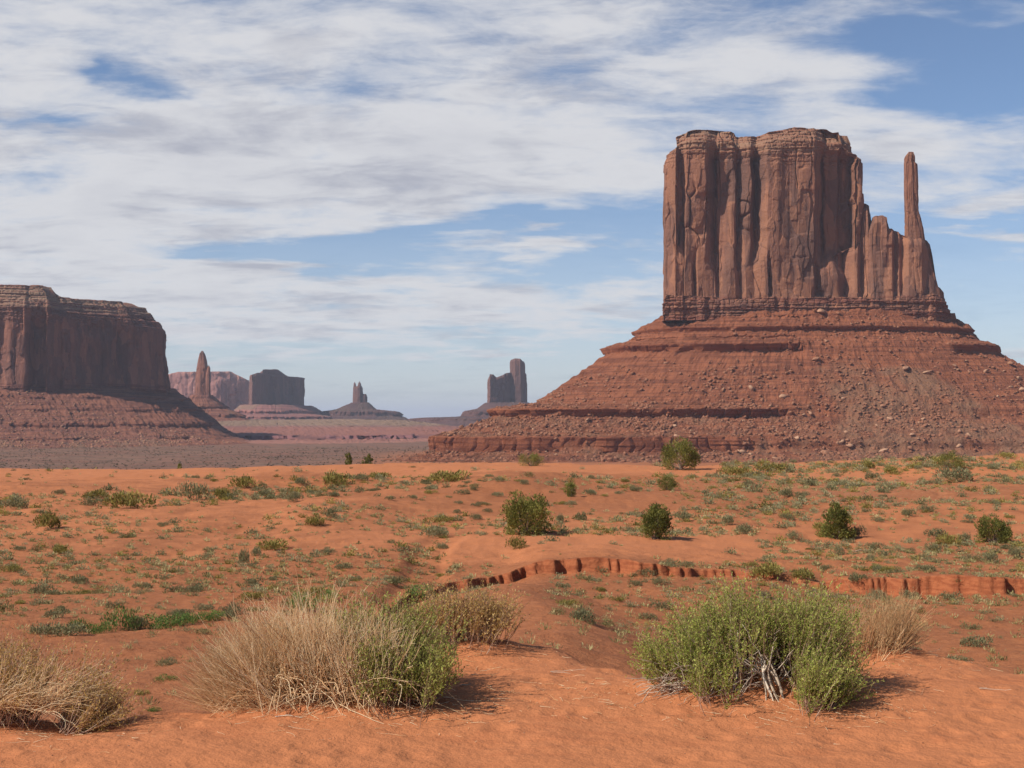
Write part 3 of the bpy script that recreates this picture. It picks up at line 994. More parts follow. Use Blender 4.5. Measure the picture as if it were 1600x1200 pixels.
# ---- the mesa on the left
LX, LY = pxY(0, 2300)
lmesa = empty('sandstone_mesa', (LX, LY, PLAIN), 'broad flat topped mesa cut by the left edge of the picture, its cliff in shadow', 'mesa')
ZL = lambda py, Y=2120: (HORIZ - py) / F * Y
top_l = prof([(-900, 452), (60, 448), (80, 448), (82, 455), (90, 460), (97, 463), (100, 464), (200, 463), (207, 464), (210, 470), (256, 470)], 2200)
RL2 = np.array([(-900, 0), (-30, 0), (0, 3), (14, 0), (40, 2), (44, 26), (70, 20), (74, 0), (86, 3), (92, 22), (110, 6), (118, 22), (150, 8), (156, 20), (175, 10), (182, 22), (205, 4), (212, 12), (228, 4), (234, 12), (256, 6)], float)


def inset_l(Z, zt):
    h = zt - Z
    return 26 * np.clip(1 - h / 40, 0, 1) + 5 * (1 - sstep(h, 25, 26.5)) + 5 * (1 - sstep(h, 9, 10)) - 8 * (1 - sstep(Z, 50, 110))


cliff('cliff', [(-380, 2070), (-300, 2090), (40, 2135), (76, 2150), (140, 2215), (210, 2270), (254, 2330), (258, 2400), (245, 2600), (-200, 2700), (-400, 2500)],
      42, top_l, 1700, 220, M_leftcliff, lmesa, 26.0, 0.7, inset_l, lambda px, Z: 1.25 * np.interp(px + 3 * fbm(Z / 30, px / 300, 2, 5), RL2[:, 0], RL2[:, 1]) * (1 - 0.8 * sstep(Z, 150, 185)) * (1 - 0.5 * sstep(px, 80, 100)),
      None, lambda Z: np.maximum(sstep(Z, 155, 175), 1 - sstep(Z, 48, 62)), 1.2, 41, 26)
rings = [(58, -950, 262, 2400, 2075, 2750, 5, 0), (50, -960, 265, 2390, 2065, 2760, 8, 0), (38, -980, 283, 2370, 2040, 2780, 3, 1), (34, -980, 284, 2370, 2040, 2780, 10, 0), (17, -1000, 301, 2340, 2005, 2800, 3, .6),
         (13, -1000, 302, 2340, 2004, 2800, 12, 0), (-8, -1050, 325, 2300, 1955, 2850, 4, 1), (-14, -1050, 326, 2300, 1956, 2850, 12, 0), (-30, -1080, 349, 2260, 1905, 2880, 3, .5), (-33, -1080, 350, 2260, 1905, 2880, 6, 0),
         (-41, -1100, 378, 2210, 1790, 2900, 3, 0), (-44, -1150, 402, 2200, 1730, 2920, 1, 0)]
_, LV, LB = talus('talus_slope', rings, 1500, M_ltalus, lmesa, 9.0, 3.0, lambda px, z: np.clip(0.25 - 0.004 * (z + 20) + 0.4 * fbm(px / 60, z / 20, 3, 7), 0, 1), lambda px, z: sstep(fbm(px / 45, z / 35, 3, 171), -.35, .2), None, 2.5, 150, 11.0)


# ---- spires and far mesas
def tower(name, label, cat, pxc, Yc, parts, tal, mat, tmat, group=None, seed=0):
    x, y = pxY(pxc, Yc)
    e = empty(name, (x, y, PLAIN), label, cat, group)
    for i, (pn, plan, zb, top, nper, nz, cell, amp, sec) in enumerate(parts):
        cliff(pn, plan, zb, top, nper, nz, mat, e, cell, amp, lambda Z, zt: 3 * (1 - sstep(zt - Z, 0, 8)), None, sec, None, 1.0, seed + i * 7, 8)
    if tal:
        talus('talus_slope', tal, 420, tmat, e, 6.0, 2.5, lambda px, z: np.clip(0.35 + 0.5 * fbm(px / 30, z / 20, 2, seed), 0, 1), None, None, 2.3, seed + 60, 22.0)
    return e


def sec_from(rows, Yd, L0, R0):
    a = np.array(rows, float)
    z = (HORIZ - a[:, 0]) / F * Yd

    def f(Z):
        l = np.interp(Z, z, a[:, 1])
        r = np.interp(Z, z, a[:, 2])
        return ((l + r) / 2 - (L0 + R0) / 2) / F * Yd, (r - l) / (R0 - L0), np.clip((r - l) / (R0 - L0), 0.3, 1)
    return f


def box(L, Rr, Yf, Yb):
    w_ = (Rr - L)
    return [(L, Yf + (Yb - Yf) * .45), (L + .12 * w_, Yf + (Yb - Yf) * .12), (L + .35 * w_, Yf), (Rr - .3 * w_, Yf), (Rr - .05 * w_, Yf + (Yb - Yf) * .2), (Rr, Yf + (Yb - Yf) * .5), (Rr - .15 * w_, Yb), (L + .15 * w_, Yb)]


zz_ = lambda py, Y: (HORIZ - py) / F * Y
tower('rock_spire', 'tall reddish rock spire rising behind the left mesa slope', 'rock spire', 316, 3400, [
    ('spire', box(300, 331, 3365, 3425), zz_(655, 3400), prof([(0, 549), (900, 549)], 3400), 260, 150, 9, .45,
     sec_from([(655, 298, 332), (645, 301, 329), (620, 303, 328), (617, 304, 328), (590, 305, 327), (575, 307, 325.5), (562, 309.5, 323), (555, 311, 321), (549, 313, 319)], 3400, 300, 331)),
    ('pinnacle', box(322, 329, 3370, 3400), zz_(650, 3390), prof([(0, 571), (900, 571)], 3390), 120, 90, 6, .35,
     sec_from([(650, 316, 329.5), (600, 319, 329), (585, 321.5, 328.7), (571, 324.5, 328.2)], 3390, 322, 329))],
    [(63, 299, 331, 3400, 3362, 3440, 6, 0), (55.4, 296, 335, 3400, 3355, 3450, 6, 0), (32.8, 285, 352, 3395, 3330, 3480, 3, 1), (27.7, 284, 353, 3395, 3330, 3480, 8, 0), (10.1, 262, 378, 3380, 3290, 3520, 3, 1),
     (3.8, 261, 379, 3380, 3290, 3520, 8, 0), (-20.2, 235, 412, 3340, 3220, 3580, 3, 1), (-27.7, 234, 413, 3340, 3220, 3580, 8, 0), (-41, 190, 468, 3260, 3000, 3650, 3, 0), (-44, 150, 490, 3250, 2980, 3700, 1, 0)],
    M_leftcliff, M_ltalus, None, 200)
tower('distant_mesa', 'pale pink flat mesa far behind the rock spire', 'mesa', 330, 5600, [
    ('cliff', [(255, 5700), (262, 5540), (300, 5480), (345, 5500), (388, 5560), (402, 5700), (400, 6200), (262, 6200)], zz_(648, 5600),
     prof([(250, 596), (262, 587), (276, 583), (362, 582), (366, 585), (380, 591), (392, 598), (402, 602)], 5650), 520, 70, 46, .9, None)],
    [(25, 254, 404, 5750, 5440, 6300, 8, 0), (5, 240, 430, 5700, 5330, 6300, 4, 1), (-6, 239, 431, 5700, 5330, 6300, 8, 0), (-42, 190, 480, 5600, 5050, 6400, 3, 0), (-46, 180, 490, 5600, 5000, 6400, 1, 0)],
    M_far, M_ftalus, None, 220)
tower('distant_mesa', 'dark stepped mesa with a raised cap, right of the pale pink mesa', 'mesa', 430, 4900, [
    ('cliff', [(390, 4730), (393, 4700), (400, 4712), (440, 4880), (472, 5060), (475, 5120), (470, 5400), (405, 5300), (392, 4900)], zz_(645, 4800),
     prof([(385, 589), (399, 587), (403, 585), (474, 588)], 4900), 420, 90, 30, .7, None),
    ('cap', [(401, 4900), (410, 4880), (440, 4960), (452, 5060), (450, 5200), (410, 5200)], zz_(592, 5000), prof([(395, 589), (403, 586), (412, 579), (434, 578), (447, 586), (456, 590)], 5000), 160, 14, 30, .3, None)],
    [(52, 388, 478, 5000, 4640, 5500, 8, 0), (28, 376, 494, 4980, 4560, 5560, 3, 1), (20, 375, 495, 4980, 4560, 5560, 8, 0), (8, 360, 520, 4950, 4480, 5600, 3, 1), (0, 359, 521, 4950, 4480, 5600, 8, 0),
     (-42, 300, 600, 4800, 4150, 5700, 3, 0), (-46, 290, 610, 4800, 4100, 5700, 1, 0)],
    M_farshade, M_ftalus, None, 240)
tower('distant_butte', 'small butte with twin pointed pinnacles on a cone shaped mound', 'butte', 560, 5200, [
    ('body', box(552, 567, 5180, 5240), zz_(634, 5200), prof([(540, 606), (553, 604), (565, 603), (580, 606)], 5200), 160, 50, 14, .4, None),
    ('pinnacle', box(552, 557, 5190, 5210), zz_(630, 5200), prof([(0, 597), (900, 597)], 5200), 80, 50, 10, .2,
     sec_from([(630, 551, 558), (606, 552, 557), (597, 553, 555.5)], 5200, 552, 557)),
    ('pinnacle', box(558, 565, 5190, 5210), zz_(630, 5200), prof([(0, 596), (900, 596)], 5200), 80, 50, 10, .2,
     sec_from([(630, 557, 567), (606, 558, 565), (600, 559.5, 564), (596, 560.5, 562.5)], 5200, 558, 565)),
    ('body', box(563, 574, 5185, 5230), zz_(636, 5200), prof([(560, 614), (572, 616), (576, 620)], 5200), 120, 30, 12, .3, None)],
    [(66, 549, 576, 5200, 5150, 5260, 6, 0), (38, 526, 588, 5200, 5060, 5340, 8, 0), (34, 518, 606, 5200, 5040, 5400, 5, 0), (30, 505, 622, 5200, 5000, 5450, 3, 1), (12, 500, 627, 5200, 5000, 5450, 8, 0),
     (-4, 440, 640, 5150, 4850, 5600, 5, 0), (-42, 380, 700, 5000, 4500, 5700, 3, 0), (-46, 370, 710, 5000, 4450, 5700, 1, 0)],
    M_farshade, M_shadowtalus, None, 260)
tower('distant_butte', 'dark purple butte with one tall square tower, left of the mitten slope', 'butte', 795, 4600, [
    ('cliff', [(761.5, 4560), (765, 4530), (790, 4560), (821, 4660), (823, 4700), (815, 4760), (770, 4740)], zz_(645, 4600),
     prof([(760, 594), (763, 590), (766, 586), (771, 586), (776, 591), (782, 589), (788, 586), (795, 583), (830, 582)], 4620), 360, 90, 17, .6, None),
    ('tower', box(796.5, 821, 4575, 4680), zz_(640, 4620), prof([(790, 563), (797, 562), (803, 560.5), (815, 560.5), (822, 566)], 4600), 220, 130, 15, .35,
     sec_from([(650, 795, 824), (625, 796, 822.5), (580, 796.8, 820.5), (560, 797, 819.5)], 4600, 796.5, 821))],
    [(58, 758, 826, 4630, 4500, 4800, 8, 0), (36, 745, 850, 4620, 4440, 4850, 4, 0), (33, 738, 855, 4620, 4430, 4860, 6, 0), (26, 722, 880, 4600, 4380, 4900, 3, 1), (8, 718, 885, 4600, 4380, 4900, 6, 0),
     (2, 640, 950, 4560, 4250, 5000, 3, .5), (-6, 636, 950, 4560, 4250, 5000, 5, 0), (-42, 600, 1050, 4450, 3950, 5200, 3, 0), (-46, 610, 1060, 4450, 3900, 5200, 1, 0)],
    M_farshade, M_shadowtalus, None, 280)
# low terraced bench in front of the far buttes
bx, by = pxY(520, 3200)


def bench_mat():
    m, t, b, _ = new_mat('banded badlands')
    oc = t.n('ShaderNodeTexCoord').outputs['Object']
    sp = t.n('ShaderNodeSeparateXYZ')
    t.put(sp.inputs[0], oc)
    n = t.noise(oc, 0.01, 5, 0.6)
    n2 = t.noise(oc, 0.06, 4, 0.8)
    z = t.math('ADD', sp.outputs[2], t.math('MULTIPLY', t.math('SUBTRACT', n, 0.5), 9))
    c = t.mix(t.ss(z, 1, 7), (0.30, 0.13, 0.09), (0.17, 0.07, 0.055))
    c = t.mix(t.ss(z, 8, 12), c, (0.25, 0.10, 0.07))
    c = t.mix(t.ss(z, 21, 27), c, t.mix(t.ss(n2, 0.42, 0.6), (0.27, 0.165, 0.105), (0.16, 0.098, 0.06)))
    c = t.mix(t.attr('band'), c, (0.20, 0.085, 0.08))
    t.put(b.inputs['Base Color'], c)
    bump(t, b, n2, 4, 0.6)
    return m


bench = empty('low_mesa', (bx, by, PLAIN), 'low terraced badlands mesa with an olive top, in the middle distance', 'mesa')
talus('slope', [(-1, 300, 612, 3900, 3420, 4300, 5, 0), (-5, 296, 640, 3800, 3250, 4300, 6, 0), (-16, 288, 690, 3650, 2980, 4300, 3, .5), (-20, 288, 700, 3620, 2960, 4300, 10, 0), (-29, 280, 740, 3500, 2700, 4300, 8, 0),
                (-31, 270, 780, 3300, 2400, 4300, 8, 1), (-38, 270, 782, 3300, 2395, 4300, 8, 0), (-43, 260, 800, 3200, 2150, 4300, 2, 0), (-46, 250, 820, 3200, 2100, 4300, 1, 0)],
      1000, bench_mat(), bench, 24.0, 2.0, None, lambda px, z: sstep(fbm(px / 40, z / 12, 3, 173), -.5, .1), None, 2.6, 310, 26.0)
# skyline ridges
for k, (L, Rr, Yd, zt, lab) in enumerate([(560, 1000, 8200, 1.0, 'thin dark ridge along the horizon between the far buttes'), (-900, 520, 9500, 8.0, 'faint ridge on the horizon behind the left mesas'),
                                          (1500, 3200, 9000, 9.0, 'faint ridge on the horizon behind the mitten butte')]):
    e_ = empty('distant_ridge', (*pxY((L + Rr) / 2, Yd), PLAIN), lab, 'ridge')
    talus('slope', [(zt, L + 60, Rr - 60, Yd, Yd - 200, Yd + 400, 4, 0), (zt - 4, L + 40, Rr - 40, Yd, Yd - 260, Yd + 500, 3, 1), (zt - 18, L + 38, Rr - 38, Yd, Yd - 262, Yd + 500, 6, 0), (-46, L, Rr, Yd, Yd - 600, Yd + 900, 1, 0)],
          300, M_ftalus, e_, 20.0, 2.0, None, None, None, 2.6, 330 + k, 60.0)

# ------------------------------------------------------------------ boulders and rubble
ICO = None


def ico(sub=1):
    import bmesh
    bm = bmesh.new()
    bmesh.ops.create_icosphere(bm, subdivisions=sub, radius=1.0)
    v = np.array([p.co[:] for p in bm.verts])
    f = np.array([[q.index for q in p.verts] for p in bm.faces])
    bm.free()
    return v, f


V2, F2 = ico(2)
V1, F1 = ico(1)


def rock_shape(V, seed, flat=0.7):
    """angular block: a sphere cut by random planes"""
    r_ = np.random.default_rng(seed)
    v = V * 1.25
    for _ in range(11):
        n = r_.normal(size=3)
        n /= np.linalg.norm(n)
        d = r_.uniform(0.5, 0.85)
        k = v @ n
        v = v - np.where(k > d, k - d, 0)[:, None] * n
    v = v * np.array([1.0, r_.uniform(.65, .95), flat * r_.uniform(.75, 1.1)])
    return v


BOULDERS = [mesh('boulder', rock_shape(V2, 100 + i), F2, M_stone) for i in range(10)]


def slope_points(V, band, n, r_, wfn):
    x, y, z = V[..., 0], V[..., 1], V[..., 2]
    px, py = 800 + F * x / y, HORIZ - F * z / y
    m, k = px.shape
    # area weight so the density is even over the ground
    gx = np.hypot(np.gradient(x, axis=1), np.gradient(y, axis=1))
    gy = np.sqrt(np.gradient(x, axis=0) ** 2 + np.gradient(y, axis=0) ** 2 + np.gradient(z, axis=0) ** 2)
    front = (y < np.median(y) + 30)
    wt = gx * gy * (1 - band) * front * (px > -60) * (px < 1660) * wfn(px, py)
    wt[:2] = 0
    wt = wt.ravel() / wt.sum()
    idx = r_.choice(len(wt), n, p=wt)
    P_ = V.reshape(-1, 3)[idx] + np.stack([r_.uniform(-1.2, 1.2, n), r_.uniform(-1.5, 1.5, n), np.zeros(n)], -1)
    return P_, px.ravel()[idx], py.ravel()[idx]


def w_mit(px, py):
    return 0.07 + 1.15 * sstep(py, 555, 600) * (0.12 + 1.3 * sstep(fbm(px / 40, py / 22, 3, 12), -.2, .35)) + 0.5 * np.exp(-((px - 1350) / 160) ** 2) + 1.0 * np.exp(-((py - 665) / 22) ** 2) * (px < 1100)


r_ = np.random.default_rng(5)
P_, bpx, bpy_ = slope_points(TV, TB, 300, r_, w_mit)
for i in range(230):
    big = r_.random()
    s_ = 1.1 + 1.9 * r_.random() ** 2 + (3.4 * r_.random() if bpx[i] > 1150 and big > 0.6 else 0)
    o = obj('boulder', BOULDERS[i % 10], None, P_[i] + [0, 0, s_ * 0.12], (r_.uniform(-.5, .5), r_.uniform(-.5, .5), r_.uniform(0, 6.28)), (s_ * 1.15, s_, s_))
    if bpx[i] > 1400:
        lab = 'blocky boulder on the right flank of the slope below the thumb'
    elif bpx[i] > 1150:
        lab = 'blocky boulder on the grey brown scree below the main cliff'
    elif bpy_[i] > 642:
        lab = 'pale block among the rubble just above the lowest ledge of the mitten slope'
    else:
        lab = 'block of fallen rock on the left flank of the mitten slope'
    tag(o, lab, 'boulder', 'boulders on the mitten butte slope')
# the largest ones, where the photograph shows them


def on_slope(V, px0, py0):
    px, py = 800 + F * V[..., 0] / V[..., 1], HORIZ - F * V[..., 2] / V[..., 1]
    d = (px - px0) ** 2 + (py - py0) ** 2 + np.where(V[..., 1] > np.median(V[..., 1]), 1e6, 0)
    return V.reshape(-1, 3)[int(np.argmin(d))]


for px0, py0, s_, lab in [(1415, 578, 11, 'largest leaning slab on the upper scree below the thumb'), (1449, 584, 8, 'rounded boulder right of the leaning slab on the upper scree'),
                          (1380, 635, 8, 'big pale boulder in the middle of the scree'), (1277, 664, 9, 'wide pale boulder low on the scree, left of centre'),
                          (1376, 655, 8, 'boulder casting a shadow under the pale boulder of the scree'), (1552, 676, 7, 'flat reddish boulder low on the right flank'),
                          (1540, 580, 7, 'flat boulder high on the right flank under the ledge'), (1328, 697, 8, 'broad boulder near the foot of the scree'),
                          (1590, 591, 8, 'flat boulder at the right edge of the picture'), (1490, 572, 6, 'boulder high on the slope right of the thumb'),
                          (1425, 680, 6, 'slanting boulder near the foot of the right flank'), (1510, 565, 5, 'small pale boulder under the right hand ledge')]:
    p = on_slope(TV, px0, py0)
    o = obj('boulder', BOULDERS[(px0 + py0) % 10], None, p + np.array([0, 0, s_ * 0.15]), (0.35, 0.25, px0 * .7), (s_ * .62, s_ * .5, s_ * .5))
    tag(o, lab, 'boulder', 'boulders on the mitten butte slope')


def rubble(name, label, P_, smin, smax, seed):
    rr = np.random.default_rng(seed)
    shapes = [rock_shape(V1 if True else V2, 300 + i) for i in range(8)]
    allv, allf = [], []
    off = 0
    n = len(P_)
    s = smin + (smax - smin) * rr.random(n) ** 4.5
    a = rr.uniform(0, 6.28, n)
    b = rr.uniform(-.6, .6, n)
    for k in range(8):
        idx = np.arange(k, n, 8)
        sh = shapes[k]
        ca, sa, cb, sb = np.cos(a[idx]), np.sin(a[idx]), np.cos(b[idx]), np.sin(b[idx])
        x = sh[None, :, 0] * s[idx, None]
        y = sh[None, :, 1] * s[idx, None]
        z = sh[None, :, 2] * s[idx, None]
        x, z = x * cb[:, None] - z * sb[:, None], x * sb[:, None] + z * cb[:, None]
        x, y = x * ca[:, None] - y * sa[:, None], x * sa[:, None] + y * ca[:, None]
        v = np.stack([x, y, z], -1) + P_[idx][:, None, :]
        f = (F1[None] + (np.arange(len(idx)) * len(sh))[:, None, None]).reshape(-1, 3) + off
        allv.append(v.reshape(-1, 3))
        allf.append(f)
        off += v.shape[0] * v.shape[1]
    o = obj(name, mesh(name, np.vstack(allv), np.vstack(allf), M_stone))
    tag(o, label, None, None, 'stuff')


P2, _, _ = slope_points(TV, TB, 23000, r_, w_mit)
rubble('rubble', 'loose rock rubble strewn over the slope of the mitten butte', P2, 0.4, 3.4, 51)
P3, _, _ = slope_points(LV, LB, 4500, r_, lambda px, py: 1 + 0 * px)
nn_ = 420
px_ = r_.uniform(-20, 1620, nn_)
Yn_ = r_.uniform(5.9, 8.6, nn_)
xn_ = (px_ - 800) / F * Yn_
rubble('pebbles', 'scattered pebbles and crumbs of clay on the near sand', np.stack([xn_, Yn_, ground_z(xn_, Yn_, True)], -1), .0015, .010, 53)
rubble('rubble', 'loose rock rubble strewn over the slope of the left mesa', P3, 0.6, 3.4, 52)

# ------------------------------------------------------------------ plants


def quads(c, dirs, length, width, r_, tint):
    """leaf quads (rhombs) centred on c, long axis dirs"""
    n = len(c)
    d = dirs / np.maximum(1e-6, np.linalg.norm(dirs, axis=1))[:, None]
    s = np.cross(d, r_.normal(size=(n, 3)))
    s /= np.maximum(1e-6, np.linalg.norm(s, axis=1))[:, None]
    L = np.asarray(length).reshape(-1, 1) * 0.5
    W = np.asarray(width).reshape(-1, 1) * 0.5
    v = np.stack([c - d * L, c + s * W, c + d * L, c - s * W], 1).reshape(-1, 3)
    f = np.arange(n * 4).reshape(-1, 4)
    return v, f, np.repeat(tint, 4)


def tubes(P_, rad, tint):
    """P_: (n,k,3) polylines, rad: (n,k); three sided tapering tubes"""
    n, k, _ = P_.shape
    T = np.gradient(P_, axis=1)
    T /= np.maximum(1e-9, np.linalg.norm(T, axis=2))[..., None]
    ref = np.where(np.abs(T[..., 2:3]) > 0.9, np.array([1.0, 0, 0]), np.array([0, 0, 1.0]))
    A = np.cross(T, ref)
    A /= np.maximum(1e-9, np.linalg.norm(A, axis=2))[..., None]
    B = np.cross(T, A)
    vs = []
    for q in range(3):
        an = q * 2 * math.pi / 3
        vs.append(P_ + rad[..., None] * (A * math.cos(an) + B * math.sin(an)))
    v = np.stack(vs, 2)                      # n,k,3,3
    base = (np.arange(n) * k * 3)[:, None, None]
    j = np.arange(k - 1)[None, :, None] * 3
    q = np.arange(3)[None, None, :]
    q2 = (q + 1) % 3
    f = np.stack([base + j + q, base + j + q2, base + j + 3 + q2, base + j + 3 + q], -1).reshape(-1, 4)
    return v.reshape(-1, 3), f, np.repeat(tint, k * 3)


def join(parts):
    V, Fq, T = [], [], []
    off = 0
    for v, f, t in parts:
        V.append(v)
        Fq.append(f + off)
        T.append(t)
        off += len(v)
    return np.vstack(V), np.vstack(Fq), np.concatenate(T)


def shrub_mesh(name, seed, mat, n=170, flat=0.6, leaf=0.09, lobes=5, up=0.8):
    """low rounded desert shrub of unit radius"""
    r_ = np.random.default_rng(seed)
    lc = np.stack([r_.uniform(-.55, .55, lobes), r_.uniform(-.55, .55, lobes), r_.uniform(.15, .45, lobes) * flat], -1)
    lr = r_.uniform(.32, .55, lobes)
    k = r_.integers(0, lobes, n)
    d = r_.normal(size=(n, 3))
    d[:, 2] = np.abs(d[:, 2]) * 1.0 - 0.25
    d /= np.linalg.norm(d, axis=1)[:, None]
    q = r_.uniform(.35, 1.0, n) ** .5
    c = lc[k] + d * (lr[k] * q)[:, None] * np.array([1, 1, flat * 1.35])
    c[:, 2] = np.maximum(c[:, 2], 0.02)
    dirs = d * 0.8 + np.array([0, 0, up]) + r_.normal(size=(n, 3)) * .35
    tint = np.clip(0.35 + 0.35 * r_.normal(size=n) * .8 + 0.25 * (q - .6), 0, 1)
    v, f, t = quads(c, dirs, leaf * r_.uniform(1.2, 2.6, n), leaf * r_.uniform(.5, 1.0, n), r_, tint)
    return mesh(name, v, f, mat, {'tint': t})


SH = {'sage': [shrub_mesh('desert_shrub', 400 + i, M_sage, 900, .62, .055, 7) for i in range(5)],
      'olive': [shrub_mesh('desert_shrub', 420 + i, M_olive, 900, .5, .055, 7) for i in range(4)],
      'bright': [shrub_mesh('desert_shrub', 440 + i, M_bright, 900, .75, .055, 7, 1.4) for i in range(3)],
      'dry': [shrub_mesh('desert_shrub', 450 + i, M_tuft, 500, .6, .06, 5, 1.5) for i in range(3)]}


def shrub(kind, px, py, wpx, hpx, label, group=None, name='desert_shrub', y0=12.0):
    """py is the foot of the shrub in the photo"""
    x, y, z = hit(px, py, y0)
    rad = wpx / F * y / 2 * 1.05
    h = hpx / F * y
    me = random.choice(SH[kind])
    nat = {'sage': .62, 'olive': .5, 'bright': .8, 'dry': .6}[kind]
    rad *= 1.15
    o = obj(name, me, None, (x, y, z - 0.03), (0, 0, random.uniform(0, 6.28)), (rad, rad, h / nat * 1.1))
    return tag(o, label, 'shrub', group)


